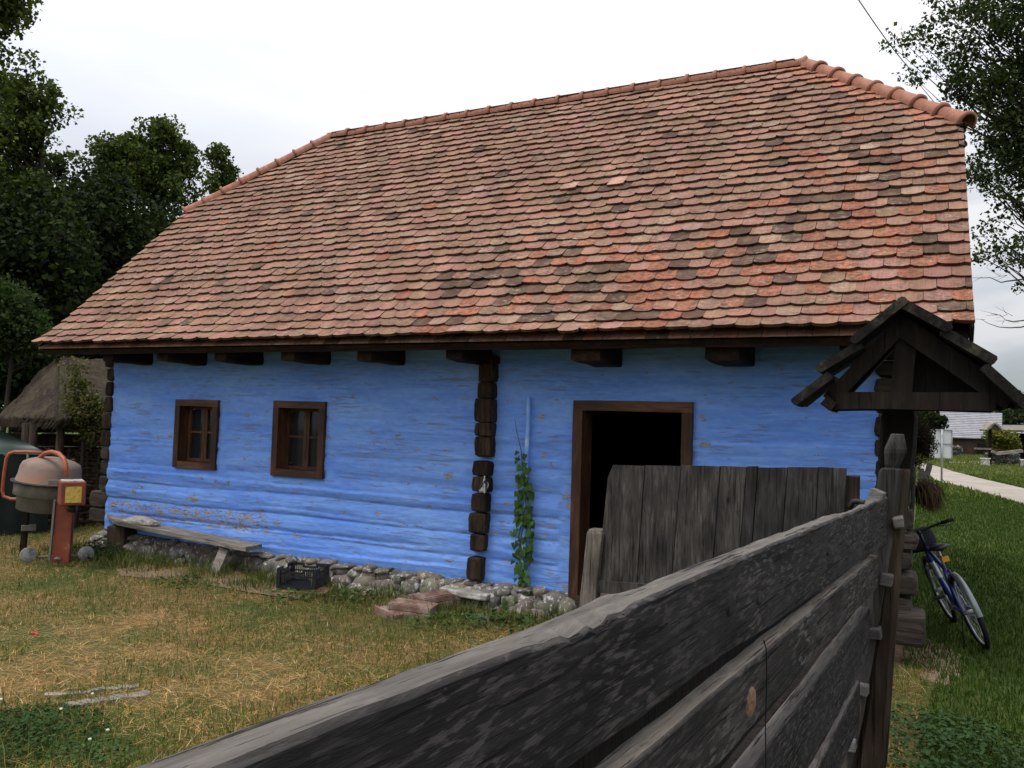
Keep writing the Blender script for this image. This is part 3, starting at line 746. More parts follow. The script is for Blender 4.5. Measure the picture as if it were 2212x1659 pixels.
tiles(b, Vector((0, Ye, Ze)), Vector((1, 0, 0)), Vf, Nf, umn, umx, 33, EXPO, XL, tile_col, sag, lambda u_, v: v > LC and u_ > umx(v)-.30, True, {(17, 33), (17, 36)})
# short doubled course at the eave
for i in range(int((XR-XL)/TW)):
    uc = XL+TW/2+i*TW; c = tile_col(uc, 0); 
    pts = [(uc-TW/2+.002+(TW-.004)*q/6, Ye-.012*(1-abs(q/3-1)**2)+.015, Ze-.004) for q in range(7)]
    b.add(pts+[(p[0], Ye+.15, Ze+.10) for p in (pts[0], pts[-1])]+[(p[0], p[1]+.004, p[2]-.013) for p in pts], [(0, 1, 2, 3, 4, 5, 6, 8, 7)]+[(q, 9+q, 10+q, q+1) for q in range(6)], c)
b.build('tile_covering', M['tile'], roof, attr=True)
# back slope and half hips
b = MB()
tiles(b, Vector((0, YeB, Ze)), Vector((-1, 0, 0)), Vector((0, -math.cos(SL), math.sin(SL))), Vector((0, math.sin(SL), math.cos(SL))), lambda v: -umx(v), lambda v: -umn(v), 33, EXPO, -XR, lambda x, v: tile_col(-8, 4))
b.build('tile_covering', M['tile'], roof, attr=True)
for sgn in (1, -1):
    xe = XR if sgn > 0 else XL; xr = XrR if sgn > 0 else XrL; run = abs(xe-xr); rise = Zr-Zc; lh = math.hypot(run, rise); hw = Yr-Yc
    b = MB()
    tiles(b, Vector((xe, Yr, Zc)), Vector((0, sgn, 0)), Vector((-sgn*run/lh, 0, rise/lh)), Vector((sgn*rise/lh, 0, run/lh)),
          lambda v: -hw*(1-v/lh), lambda v: hw*(1-v/lh), int(lh/EXPO), EXPO, -hw, lambda x, v: tile_col(-8, 4))
    b.build('tile_covering', M['tile'], roof, attr=True)
# barge boards at the rakes
for xe in (XR-.015, XL+.015):
    for (ya, yb) in ((Ye, Yc), (YeB, YcB)):
        b = MB(); b.beam((xe, ya+(.06 if ya < yb else -.06), Ze-.02), (xe, yb, Zc-.075), .025, .13, n=8, jit=.003); b.build('barge_board', M['darkwood'], house)
# ridge tiles
def ridge_proto():
    b = MB(); vs = []; fs = []; k = 12; Ln = .37
    prof = [(0, .092, 0), (.010, .112, 1), (.034, .112, 1), (.046, .089, 0), (Ln, .076, 0)]
    for (x, r, _) in prof:
        for j in range(k+1):
            an = math.pi*(-.10+1.20*j/k); vs.append((x, -math.cos(an)*r, math.sin(an)*r*.92-.035))
    for (x, r, _) in prof[::-1]:
        for j in range(k+1):
            an = math.pi*(-.10+1.20*j/k); vs.append((x, -math.cos(an)*(r-.016), math.sin(an)*(r-.016)*.92-.035))
    n = k+1
    for i in range(len(prof)*2-1):
        for j in range(k): fs.append((i*n+j, i*n+j+1, (i+1)*n+j+1, (i+1)*n+j))
    i = len(prof)*2-1
    for j in range(k): fs.append((i*n+j, i*n+j+1, j+1, j))
    b.add(vs, fs, smooth=True); me = bpy.data.meshes.new('ridge_tile'); me.from_pydata(b.v, [], b.f); me.polygons.foreach_set('use_smooth', b.sm)
    me.materials.append(M['ridge']); return me
RM = ridge_proto()
def ridge_run(a, b_, n, R=random.Random(3)):
    a = Vector(a); b_ = Vector(b_); d = (b_-a); st = d.length/n; d.normalize()
    side = d.cross(Vector((0, 0, 1))).normalized(); up = side.cross(d)
    for i in range(n):
        o = bpy.data.objects.new('ridge_tile', RM); COL.objects.link(o); o.parent = roof
        p = a+d*st*i+up*(.052+R.uniform(-.006, .006))
        dd = (d+up*R.uniform(-.015, .035)+side*R.uniform(-.015, .015)).normalized(); s2 = dd.cross(Vector((0, 0, 1))).normalized(); u2 = s2.cross(dd)
        mm = Matrix.Identity(4)
        for q in range(3): mm[q][0] = dd[q]*(st+.05)/.37; mm[q][1] = -s2[q]; mm[q][2] = u2[q]; mm[q][3] = p[q]
        o.matrix_parent_inverse = world(roof).inverted(); o.matrix_basis = mm
ridge_run((XrR+.05, Yr, Zr), (XrL+.02, Yr, Zr), 20)
ridge_run((XR+.03, Yc, Zc), (XrR, Yr, Zr), 8); ridge_run((XL-.03, Yc, Zc), (XrL, Yr, Zr), 8)
ridge_run((XR+.03, YcB, Zc), (XrR, Yr, Zr), 8); ridge_run((XL-.03, YcB, Zc), (XrL, Yr, Zr), 8)

# ------------------------------------------------------------------ FENCE
def onF(x, y, off=0.0):
    P0 = np.array([FX0, FY0, 0])+np.array(FN)*off; d = ray(x, y); t = np.dot(P0-_C, np.array(FN))/np.dot(d, np.array(FN)); p = _C+d*t
    return float((p-P0) @ np.array(FD)), float(p[2])
fence = empty('plank_fence', (FX0, FY0, 0), 'weathered grey horizontal plank fence running past the camera to a finial post', 'fence')
FM = Matrix.Identity(4)
for i in range(3): FM[i][0] = FD[i]; FM[i][1] = FN[i]; FM[i][2] = (0, 0, 1)[i]
FM[0][3] = FX0; FM[1][3] = FY0
def rail(off, top, bot, s0, s1, th, seed, splinter=False, notch=None, ext=.0):
    """a long board; top/bot are pixel outlines turned into heights along the fence"""
    tp = sorted(onF(x, y, off) for x, y in top); bt = sorted(onF(x, y, off) for x, y in bot)
    ct = np.polyfit([p[0] for p in tp], [p[1] for p in tp], 1); cb = np.polyfit([p[0] for p in bt], [p[1] for p in bt], 1)
    tps = [p[0] for p in tp]; tpz = [p[1]-np.polyval(ct, p[0]) for p in tp]
    n = 260; V = []; F = []
    for i in range(n+1):
        s = s0+(s1-s0)*i/n
        zt = np.polyval(ct, s)+(.35*float(np.interp(s, tps, tpz)) if seed == 1 else 0)+.0028*mnoise.noise(Vector((s*2.2, seed, 0)))+.0025*mnoise.noise(Vector((s*11, seed, 3)))
        zb = np.polyval(cb, s)-ext+.012*mnoise.noise(Vector((s*2.0, seed, 7)))+.003*mnoise.noise(Vector((s*13, seed, 5)))
        zf = zt  # near top edge
        if splinter:
            q = (s+2.72)/.10
            zf -= .010*math.exp(-q*q)*(1+.5*math.sin(s*90)); q2 = (s+2.62)/.04; zt += .005*math.exp(-q2*q2)
            q3 = (s+.70)/.25; zt -= .012*math.exp(-q3*q3)
        if notch and s > notch: zt -= .008; zf -= .008
        y0, y1 = off-th+.002*mnoise.noise(Vector((s*3, seed, 9))), off+.003*mnoise.noise(Vector((s*3, seed, 2)))
        e = .005
        prof = [(y1, zb+e), (y1+.0015*mnoise.noise(Vector((s*9, 1, seed))), (zb+zf)/2), (y1, zf-e), (y1-e, zf), (y1-e, zf+.0003), (y0+e, zt+.001), (y0, zt-e), (y0, (zb+zt)/2), (y0, zb+e), (y0+e, zb), (y1-e, zb)]
        V += [(s, a, b_) for a, b_ in prof]
        k = len(prof)
        if i: 
            for j in range(k): F.append(((i-1)*k+j, (i-1)*k+(j+1) % k, i*k+(j+1) % k, i*k+j))
    F.append(tuple(reversed(range(k)))); F.append(tuple(n*k+j for j in range(k)))
    me = bpy.data.meshes.new('rail'); me.from_pydata(V, [], F); me.materials.append(M['fence'])
    wa = me.attributes.new('lit_worn_top', 'FLOAT', 'POINT'); wa.data.foreach_set('value', [1.0 if (q % k) in (4, 5) else (.35 if (q % k) == 3 else 0.0) for q in range(len(V))])
    o = bpy.data.objects.new('rail', me); COL.objects.link(o); o.parent = fence; o.matrix_parent_inverse = world(fence).inverted(); o.matrix_basis = FM.copy()
    return o
T1 = [(428, 1659), (575, 1605), (825, 1515), (1075, 1426), (1202, 1387), (1321, 1324), (1431, 1283), (1554, 1228), (1676, 1173), (1799, 1124), (1921, 1071)]
B1 = [(1225, 1659), (1619, 1389), (1780, 1277), (1880, 1198)]
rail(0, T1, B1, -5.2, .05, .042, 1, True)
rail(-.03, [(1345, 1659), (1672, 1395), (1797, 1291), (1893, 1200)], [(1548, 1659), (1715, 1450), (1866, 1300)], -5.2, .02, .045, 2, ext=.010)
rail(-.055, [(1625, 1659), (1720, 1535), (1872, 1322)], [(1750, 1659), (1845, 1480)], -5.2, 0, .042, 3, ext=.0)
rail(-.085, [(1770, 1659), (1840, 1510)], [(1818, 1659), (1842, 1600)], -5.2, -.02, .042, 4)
rail(-.11, [(1832, 1659), (1846, 1625)], [(1846, 1659), (1850, 1640)], -5.2, -.04, .04, 5) if False else None
for (zc, off, hh) in ((1.30, -.080, .15), (1.135, -.088, .19), (.88, -.130, .15)):      # dark boards nailed behind the gaps
    b = MB(); a_ = Vector((FX0, FY0, zc))+FN*off; b.beam(a_-FD*5.2, a_-FD*.02, .022, hh, n=30, jit=.003); b.build('backing_board', M['post_black'], fence)
def knot(px_, py_, off, rx, rz, cols, seed):
    s_, z_ = onF(px_, py_, off); c = Vector((FX0, FY0, z_))+FD*s_+FN*(off+.0015); b = MB(); k = 28; vs = []; fs = []
    for i, (q, h_) in enumerate(((1.0, -.002), (.86, .0015), (.62, .0025), (.3, .003), (.02, .0035))):
        for j in range(k):
            an = 2*math.pi*j/k; w_ = 1+.10*mnoise.noise(Vector((math.cos(an)*1.3, math.sin(an)*1.3, seed)))
            vs.append(tuple(c+FD*(math.cos(an)*rx*q*w_)+Vector((0, 0, math.sin(an)*rz*q*w_))+FN*h_))
    for i in range(4):
        for j in range(k): fs.append((i*k+j, i*k+(j+1) % k, (i+1)*k+(j+1) % k, (i+1)*k+j))
    b.add(vs, fs, smooth=True); t = NT('knot_wood', .85, .2); n_ = t.noise(t.map((3, 3, 3)), 14, 5, .6, 1.5); t.color(t.ramp(n_, [(.35, cols[0]), (.62, cols[1])])); t.bump(n_, .6, .004); b.build('knot', t.m, fence)
knot(1622, 1516, -.03, .034, .030, ((.10, .055, .03), (.24, .15, .09)), 1)
knot(1577, 1303, 0, .028, .022, ((.008, .007, .007), (.03, .028, .027)), 2)
knot(1640, 1291, 0, .020, .014, ((.010, .009, .009), (.04, .037, .035)), 3)
knot(1790, 1188, 0, .03, .015, ((.010, .009, .009), (.035, .033, .031)), 4)
# near post with faceted finial
def loft(b, rings, cap=True, smooth=False, col=None):
    k = len(rings[0]); vs = [p for r_ in rings for p in r_]; fs = []
    for i in range(len(rings)-1):
        for j in range(k): fs.append((i*k+j, i*k+(j+1) % k, (i+1)*k+(j+1) % k, (i+1)*k+j))
    if cap: fs += [tuple(reversed(range(k))), tuple((len(rings)-1)*k+j for j in range(k))]
    b.add(vs, fs, col, smooth)
YP = 3.66
def sect(xl, xr, y, Y, dp, ch=.012, skew=0):
    A = onY(xl, y, Y); B = onY(xr, y, Y); x0, x1, z = A.x, B.x, (A.z+B.z)/2
    return [(x0+ch, Y, z), (x1-ch, Y, z), (x1, Y+ch, z), (x1, Y+dp-ch, z), (x1-ch, Y+dp, z), (x0+ch, Y+dp, z), (x0, Y+dp-ch, z), (x0, Y+ch, z)]
b = MB()
rings = [sect(1780, 1842, 1700, YP, .11), sect(1806, 1862, 1560, YP, .11), sect(1842, 1898, 1350, YP, .11), sect(1872, 1926, 1180, YP, .11), sect(1889, 1943, 1075, YP, .11), sect(1897, 1948, 1022, YP, .11), sect(1901, 1949, 1015, YP, .10),
         sect(1912, 1941, 1011, YP+.015, .075), sect(1911, 1945, 1003, YP+.01, .08), sect(1909, 1957, 979, YP, .10, .02), sect(1910, 1958, 970, YP, .10, .02), sect(1923, 1953, 940, YP+.02, .07), sect(1926, 1951, 937, YP+.03, .05)]
rings[0] = [(p[0]-.10, p[1], -.05) for p in rings[0]]
loft(b, rings); b.build('post', M['post_grey'], fence)
b = MB()
rings = [sect(1850, 1916, 1640, YP+.03, .15, .02), sect(1880, 1930, 1440, YP+.03, .14, .02), sect(1905, 1945, 1250, YP+.03, .13, .02), sect(1925, 1957, 1120, YP+.03, .12, .015), sect(1938, 1966, 1020, YP+.035, .10, .012), sect(1940, 1964, 1014, YP+.04, .08, .01)]
r0 = [(p[0]-.06, p[1], -.05) for p in rings[0]]
loft(b, [r0]+rings); b.build('brace_post', M['post_brown'], fence)
for (x, y) in ((1940, 1128), (1915, 1251), (1890, 1368), (1864, 1488), (1838, 1606)):
    p = onY(x, y, YP-.0); b = MB(); b.box(p, (.042, .07, .045), rot=Matrix.Rotation(rnd.uniform(-.2, .2), 3, 'Y'), jit=.004); b.build('peg', M['peg'], fence, bevel=.006)
# small pale block on the rail end and iron hook
p = onF(1898, 1078); 
b = MB(); A = onY(1893, 1067, YP-.16); b.box((A.x-.012, A.y, A.z-.045), (.05, .10, .13), rot=Matrix.Rotation(.35, 3, 'Y'), jit=.004); b.build('end_block', M['peg'], fence, bevel=.005)
b = MB(); q = [onY(x, y, 3.15) for x, y in ((1836, 1102), (1838, 1090), (1842, 1084), (1852, 1083), (1862, 1085), (1868, 1087))]; b.tube(q, [.008, .009, .010, .010, .009, .012], 8)
q = [onY(x, y, 3.15) for x, y in ((1862, 1085), (1858, 1090), (1853, 1098))]; b.tube(q, [.008, .008, .006], 8); b.build('hook', M['iron'], fence)
b = MB()
s_, z_ = onF(1648, 1400); pt = [Vector((FX0, FY0, 0))+FD*(s_+a)+FN*.006+Vector((0, 0, z_+c)) for a, c in ((-.02, .02), (.0, .0), (.012, -.06), (.005, -.14), (.015, -.22), (.005, -.32))]
b.tube(pt, .0013, 5); b.build('wire', M['iron'], fence)

# ------------------------------------------------------------------ GATE POST WITH LITTLE ROOF
gate = empty('roofed_gate_post', (-.09, 4.2, 0), 'dark old gate post topped by a small stepped board roof', 'gate post')
b = MB()
rg = []
for (xl, xr, y, j) in ((1822, 1892, 1700, 0), (1860, 1925, 1450, 1), (1882, 1948, 1200, 2), (1890, 1968, 1050, 3), (1898, 1980, 960, 4), (1901, 1983, 900, 5), (1906, 1976, 884, 6)):
    A = onY(xl, y, 4.1); B = onY(xr, y, 4.1); cx = (A.x+B.x)/2; hw = (B.x-A.x)/2; z = (A.z+B.z)/2 if j else -.05; ring = []
    for q in range(16):
        an = 2*math.pi*q/16; e = 3.2; r = (abs(math.cos(an))**e+abs(math.sin(an))**e)**(-1/e)*(1+.05*mnoise.noise(Vector((math.cos(an)*2, math.sin(an)*2, z*2.5))))
        ring.append((cx+hw*r*math.cos(an), 4.19+.11*r*math.sin(an), z))
    rg.append(ring)
loft(b, rg); b.build('post', M['post_black'], gate)
YA, YZ = 3.82, 4.20
G = lambda x, y: (onY(x, y, YA).x, onY(x, y, YA).z)
def board(x0, z0, x1, z1, th, y0, y1, seed, name='roof_board', mt='gateroof'):
    R = random.Random(seed); b = MB(); d = Vector((x1-x0, 0, z1-z0)); n = Vector((-d.z, 0, d.x)).normalized()
    if n.z < 0: n = -n
    k = 6; rings = []
    for i in range(k+1):
        y = y0+(y1-y0)*i/k; j = lambda: R.uniform(-.004, .004)
        a = Vector((x0+j(), y, z0+j())); c = Vector((x1+j(), y, z1+j())); e = (c-a).normalized()*.010
        rings.append([tuple(a), tuple(c), tuple(c-n*th*.6), tuple(c-e-n*th), tuple(a+e-n*th), tuple(a-n*th*.6)] if False else [tuple(a+e*.8), tuple(c-e*.8), tuple(c-n*.01), tuple(c-n*(th-.01)), tuple(c-e*.8-n*th), tuple(a+e*.8-n*th), tuple(a-n*(th-.01)), tuple(a-n*.01)])
    loft(b, rings); o = b.build(name, M[mt], gate); return o
for i, (p, q) in enumerate((((1951, 638), (1834, 731)), ((1856, 735), (1760, 793)), ((1786, 800), (1705, 864)))):
    a = G(*p); c = G(*q); board(a[0], a[1], c[0], c[1], .036, YA-(.02 if i == 0 else 0), YZ, 50+i)
for i, (p, q) in enumerate((((1945, 640), (2060, 703)), ((2040, 704), (2157, 771)), ((2132, 782), (2228, 868)))):
    a = G(*p); c = G(*q); board(a[0], a[1], c[0], c[1], .040, YA-(.01 if i == 0 else 0), YZ, 60+i)
def gbeam(p, q, wd, hh, Y, name, mt='post_black', dY=.09):
    a = onY(*p, Y); c = onY(*q, Y); b = MB(); b.beam(a, c, dY, hh, up=(0, 0, 1), n=5, jit=.004, bev=.006); b.build(name, M[mt], gate)
for Y in (YA+.10, YZ-.08):
    a = onY(1800, 866, YA+.1); c = onY(2150, 868, YA+.1); b = MB(); b.beam((a.x, Y, a.z), (c.x, Y, c.z), .07, .075, n=5, jit=.003); b.build('tie_beam', M['post_black'], gate)
    a = onY(1946, 705, YA+.1); c = onY(1806, 866, YA+.1); e = onY(2185, 868, YA+.1)
    b = MB(); b.beam((a.x, Y+.002, a.z), (c.x-.03, Y+.002, c.z+.0), .055, .062, n=4, jit=.003); b.build('rafter', M['post_black'], gate)
    b = MB(); b.beam((a.x, Y-.002, a.z), (e.x, Y-.002, e.z), .055, .085, n=4, jit=.003); b.build('rafter', M['post_black'], gate)
a = onY(1950, 700, YA+.08); b = MB(); c = onY(1945, 850, YA+.08); b.beam((c.x+.0, YA+.13, c.z), (a.x+.02, YA+.13, a.z+.02), .085, .08, up=(0, 1, 0), n=3, jit=.003); b.build('king_post', M['post_black'], gate)
P_ = [onY(x, y, YA+.16) for x, y in ((1950, 690), (1950, 884), (2165, 886), (2212, 872), (2060, 728))]
b = MB(); b.add([tuple(p) for p in P_]+[(p.x, p.y+.02, p.z) for p in P_], [(0, 1, 2, 3, 4), (9, 8, 7, 6, 5), (0, 5, 6, 1), (1, 6, 7, 2), (2, 7, 8, 3), (3, 8, 9, 4), (4, 9, 5, 0)]); b.build('gable_board', M['post_black'], gate)
# pegs under the left eave
for (x, y) in ((1790, 872), ):
    A = onY(x, y, YA+.02); b = MB(); b.box((A.x, YA+.19, A.z), (.05, .34, .045), rot=Matrix.Rotation(.7, 3, 'Y'), jit=.002); b.build('purlin', M['post_black'], gate)

# ------------------------------------------------------------------ PLANK PANEL
YPn = 5.65
panel = empty('plank_gate', (-1.3, YPn, 0), 'grey upright-plank gate panel standing before the dark doorway', 'gate')
xs_ = [(1312, 1508), (1509, 1697), (1698, 1904), (1905, 2031), (2032, 2086), (2087, 2255), (2256, 2428), (2429, 2572)]
tops = [(315, 505), (506, 697), (698, 905), (906, 1045), (1046, 1104), (1105, 1262), (1263, 1424), (1425, 1572)]
bots = [(250, 460), (462, 640), (642, 852), (854, 985), (987, 1050), (1052, 1205), (1207, 1385), (1387, 1535)]
cx4 = lambda c: 1186+c*.4085; cy4 = lambda c: 711.6+c*.4085
for i, ((ta, tb), (ba, bb)) in enumerate(zip(tops, bots)):
    R = random.Random(400+i); b = MB(); yo = (i % 2)*.005+R.uniform(-.0015, .0015); n = 10; rings = []
    tA = onY(cx4(ta), cy4(718+i*1.8+R.uniform(-4, 4)), YPn); tB = onY(cx4(tb), cy4(720+i*1.8+R.uniform(-4, 4)), YPn)
    bA = onY(cx4(ba), cy4(1338-i*12), YPn); bB = onY(cx4(bb), cy4(1336-i*12), YPn)
    bA.z = bB.z = .50+.01*i
    g_ = -.0012
    for k in range(n+1):
        t_ = k/n; a = bA.lerp(tA, t_); c = bB.lerp(tB, t_)
        xa, xb = a.x+g_+.002*mnoise.noise(Vector((t_*4, i, 0))), c.x-g_+.002*mnoise.noise(Vector((t_*4, i, 5)))
        if i == 0 and k == n: xa += .03
        if i == 0 and k == n-1: xa += .0
        rings.append([(xa, YPn+yo+.014, a.z), (xa+.004, YPn+yo+.001, a.z), ((xa+xb)/2, YPn+yo-.001, (a.z+c.z)/2), (xb-.004, YPn+yo+.001, c.z), (xb, YPn+yo+.014, c.z), (xb, YPn+yo+.026, c.z), (xa, YPn+yo+.026, a.z)])
    loft(b, rings); b.build('plank', M['plankpanel'], panel)
for z in (.54, 1.2):
    b = MB(); b.beam((-1.97 if z > 1 else -2.10, YPn+(.055 if z > 1 else .0), z), (-.42, YPn+(.055 if z > 1 else 0), z+.07), .045, .085, n=10, jit=.003); b.build('crossbar', M['plankpanel'] if z > 1 else M['bench'] if False else M['plankpanel'], panel)
b = MB()
tl, tr = onY(1270, 1142, YPn-.03), onY(1303, 1146, YPn-.03); bl, br = onY(1252, 1315, YPn-.03), onY(1284, 1310, YPn-.03)
dxl = (bl.x-tl.x)/(tl.z-bl.z)
def prr(z, top=0):
    x0 = tl.x+dxl*(tl.z-z)+top*.010; x1 = tr.x+dxl*(tr.z-z)-top*.012
    return [(x0, YPn-.05+top*.01, z), (x1, YPn-.05+top*.01, z), (x1, YPn+.06, z), (x0, YPn+.06, z)]
loft(b, [prr(-.02), prr(.3), prr(.6), prr(tl.z-.03), prr(tl.z, 1)]); b.build('post', wood('pale_grey_post', (.05, .046, .041), (.12, .108, .096), (.22, .20, .18), 'z', 1.6, .8, .9), panel, bevel=.006)
b = MB(); b.box((-.40, YPn+.09, .70), (.09, .09, 1.44), jit=.004); b.build('post', M['post_brown'], panel, bevel=.006)

# ------------------------------------------------------------------ BENCH, CLOTH, CRATE, BRICKS, BOARDS
bench = empty('plank_bench', (-7.6, 6.7, 0), 'low grey plank bench standing against the blue wall', 'bench')
fr_, fl_ = onY(531, 1182, 6.50), onY(252, 1126, 6.62); br_, bl_ = onY(566, 1175, 6.78), onY(231, 1111, 6.86)
b = MB(); n = 16; rings = []
for i in range(n+1):
    t_ = i/n; a = fl_.lerp(fr_, t_); c = bl_.lerp(br_, t_); s = .006*mnoise.noise(Vector((t_*5, 0, 0)))
    m_ = a.lerp(c, .48)
    rings.append([(a.x, a.y, a.z+s), (m_.x, m_.y, m_.z+s-.002), (c.x, c.y, c.z+s), (c.x, c.y, c.z+s-.045), (m_.x, m_.y, m_.z-.045), (a.x, a.y, a.z-.045+s*.5)])
loft(b, rings); b.build('seat', M['bench'], bench)
b = MB(); A = onZ(458, 1240, 0); T = onY(486, 1186, 6.58); b.beam(A+Vector((0, .02, -.02)), T, .12, .035, up=(0, 1, 0), n=3, jit=.003); b.build('leg', M['bench'], bench)
b = MB(); b.box((-8.45, 6.80, .155), (.30, .20, .33), jit=.01); b.build('leg', M['post_brown'], bench, bevel=.012)
def cloth(c, size, seed, name, mt, amp=.3):
    b = MB(); vs, fs = ico(4); out = []
    for p in vs:
        p = Vector(p); rr = 1+.22*mnoise.noise(p*1.6+Vector((seed, 0, 0)))+.10*mnoise.noise(p*4+Vector((seed, 5, 0)))
        f_ = abs(math.sin(p.x*5+mnoise.noise(p*2)*4))*.16
        z = max(p.z, -.25); out.append((c[0]+p.x*size[0]*rr, c[1]+p.y*size[1]*rr, c[2]+(z+.25)*size[2]*(rr-f_*(z > -.2))))
    b.add(out, fs, smooth=True); return b.build(name, mt)
t = NT('grey_rag_cloth', .95, .1); n_ = t.noise(None, 22, 5); t.color(t.ramp(n_, [(.3, (.20, .185, .165)), (.7, (.38, .36, .32))])); t.bump(t.noise(t.map((1, 5, 5)), 9, 4), .6, .01); RAG = t.m
cp = onY(314, 1114, 6.74); zb = fl_.z+(fr_.z-fl_.z)*.2
cz = bl_.lerp(br_, .22).lerp(fl_.lerp(fr_, .22), .5)
tag(cloth((cz.x, cz.y, cz.z-.002), (.27, .085, .065), 4, 'rag', RAG), 'crumpled grey rag lying on the plank bench', 'rag')
CR = Vector((.95, .31, 0)).normalized(); CS = Vector((-CR.y, CR.x, 0)); C0 = onZ(599, 1270, .05)+CR*.0
def cl2(u, v, z): return C0+CR*u+CS*v+Vector((0, 0, z))
b = MB(); bo = C0-CR*.04-CS*.05; n = 6
ctr = C0+CR*.19+CS*.17; rotc = Matrix.Rotation(math.atan2(CR.y, CR.x), 3, 'Z')
for k in range(2): b.box(ctr+CS*(-.095+.19*k)*1.0+Vector((0.03, -.02, -.028)), (.52, .18, .022), rot=rotc, jit=.003)
ob = b.build('base_board', wood('tan_board', (.14, .08, .045), (.27, .16, .09), (.38, .25, .15), 'x', 2, .4, .5)); tag(ob, 'tan wooden board lying under the black crate', 'board')
crate = empty('plastic_crate', ctr, 'black slatted plastic crate standing on a tan board by the stone foundation', 'crate')
W_, D_, H_ = .37, .34, .19
b = MB()
for (u, v) in ((0, 0), (W_, 0), (W_, D_), (0, D_)): b.box(cl2(u, v, H_/2), (.028, .028, H_), rot=rotc)
b.build('corner_post', M['black_plastic'], crate) if False else None
cb = MB()
for (u, v) in ((0, 0), (W_, 0), (W_, D_), (0, D_)):
    cb.box(cl2(u+(.008 if u == 0 else -.008), v+(.008 if v == 0 else -.008), H_/2), (.034, .034, H_), rot=rotc)
for (u0, v0, u1, v1) in ((0, 0, W_, 0), (W_, 0, W_, D_), (W_, D_, 0, D_), (0, D_, 0, 0)):
    a0, a1 = cl2(u0, v0, 0), cl2(u1, v1, 0); hi_ = H_ if v0 == v1 else H_
    for z, h in ((.014, .028), (.115, .014)): cb.beam(a0+Vector((0, 0, z)), a1+Vector((0, 0, z)), .006, h)
    # rim dips towards a hand hold
    ln_ = (a1-a0).length
    for (f0, f1, z, h) in ((0, .32, .178, .024), (.32, .68, .150, .018), (.68, 1, .178, .024)): cb.beam(a0.lerp(a1, f0)+Vector((0, 0, z)), a0.lerp(a1, f1)+Vector((0, 0, z)), .010, h)
    for f_ in (.32, .68): cb.beam(a0.lerp(a1, f_)+Vector((0, 0, .143)), a0.lerp(a1, f_)+Vector((0, 0, .188)), .010, .012, up=(1, 0, 0))
    nb = 17
    for i in range(1, nb): cb.beam(a0.lerp(a1, i/nb)+Vector((0, 0, .02)), a0.lerp(a1, i/nb)+Vector((0, 0, .15 if .3 < i/nb < .7 else .178)), .004, .005, up=(1, 0, 0))
cb.build('crate_side', M['black_plastic'], crate)
cb = MB()
for i in range(13): cb.beam(cl2(.01, .02+i*.025, .012), cl2(W_-.01, .02+i*.025, .012), .010, .006)
for i in range(5): cb.beam(cl2(.03+i*.075, .01, .008), cl2(.03+i*.075, D_-.01, .008), .010, .006)
cb.build('crate_floor', M['black_plastic'], crate)
def hollow_brick(c, rz, size, tilt, label):
    b = MB(); w2, d2, h2 = size[0]/2, size[1]/2, size[2]/2; R3 = Matrix.Rotation(rz, 3, 'Z') @ Matrix.Rotation(tilt, 3, 'Y')
    # ribbed block: section in YZ with grooves, extruded along X
    prof = []; ng = 5
    for i in range(ng):
        a = -d2+2*d2*i/ng; prof += [(a+.004, h2), (a+2*d2/ng*.62, h2), (a+2*d2/ng*.66, h2-.007), (a+2*d2/ng*.98, h2-.007)]
    for i in range(3):
        a = h2-2*h2*i/3; prof += [(d2, a-.004), (d2, a-.045), (d2-.007, a-.05), (d2-.007, a-2*h2/3+.004)]
    prof += [(d2, -h2), (-d2, -h2)]
    for i in range(3):
        a = -h2+2*h2*i/3; prof += [(-d2, a+.004), (-d2, a+.045), (-d2+.007, a+.05), (-d2+.007, a+2*h2/3-.004)]
    loft(b, [[tuple(R3 @ Vector((x, p[0], p[1]))+Vector(c)) for p in prof] for x in (-w2, w2)])
    # end face holes
    for sx in (-1, 1):
        for i in range(3):
            for k in range(2): b.box(R3 @ Vector((sx*(w2+.0015), -d2+2*d2*(i+.5)/3, -h2+2*h2*(k+.5)/2))+Vector(c), (.003, d2*.42, h2*.55), rot=R3, col=(.1, .1, .1))
    return tag(b.build('hollow_brick', M['brick']), label, 'brick', 'old hollow bricks by the foundation')
def place_brick(px_, py_, z, rz, sz, tilt, label): p = onZ(px_, py_, z); hollow_brick((p.x, p.y, z), rz, sz, tilt, label)
place_brick(893, 1322, .025, .22, (.38, .24, .16), .05, 'largest reddish hollow brick half sunk in the grass')
place_brick(935, 1303, .05, .9, (.30, .22, .17), -.12, 'reddish hollow brick tilted against the flat foundation stone')
place_brick(960, 1300, .04, 1.3, (.24, .20, .16), .15, 'broken reddish brick at the right end of the brick heap')
place_brick(843, 1330, .0, -.3, (.26, .16, .10), .1, 'pale brick fragment at the left end of the brick heap')
b = MB(); p = onZ(1030, 1334, .02); b.box(p, (.22, .12, .012), rot=Matrix.Rotation(.3, 3, 'Z') @ Matrix.Rotation(.25, 3, 'X'), jit=.004); tag(b.build('slate_piece', plain('green_grey_slate', (.10, .13, .12), .35, .5)), 'greenish grey slate fragment in the grass beside the bricks', 'slate')
for i, (a, c, wd, lab) in enumerate((((140, 1528), (322, 1500), .085, 'grey board lying in the dry grass, nearer of two'), ((96, 1506), (300, 1484), .05, 'dark edged board lying in the dry grass, farther of two'))):
    A = onZ(*a, .004); B = onZ(*c, .004); b = MB(); b.beam(A, B, wd, .03, n=12, jit=.006); tag(b.build('old_board', M['bench']), lab, 'board', 'boards lying in the yard')
# a red scrap in the grass
p = onZ(76, 1364, .02); tag(cloth((p.x, p.y, 0), (.045, .02, .018), 9, 'red_scrap', plain('red_scrap_plastic', (.30, .012, .012), .5)), 'small red scrap lying in the dry grass', 'scrap')

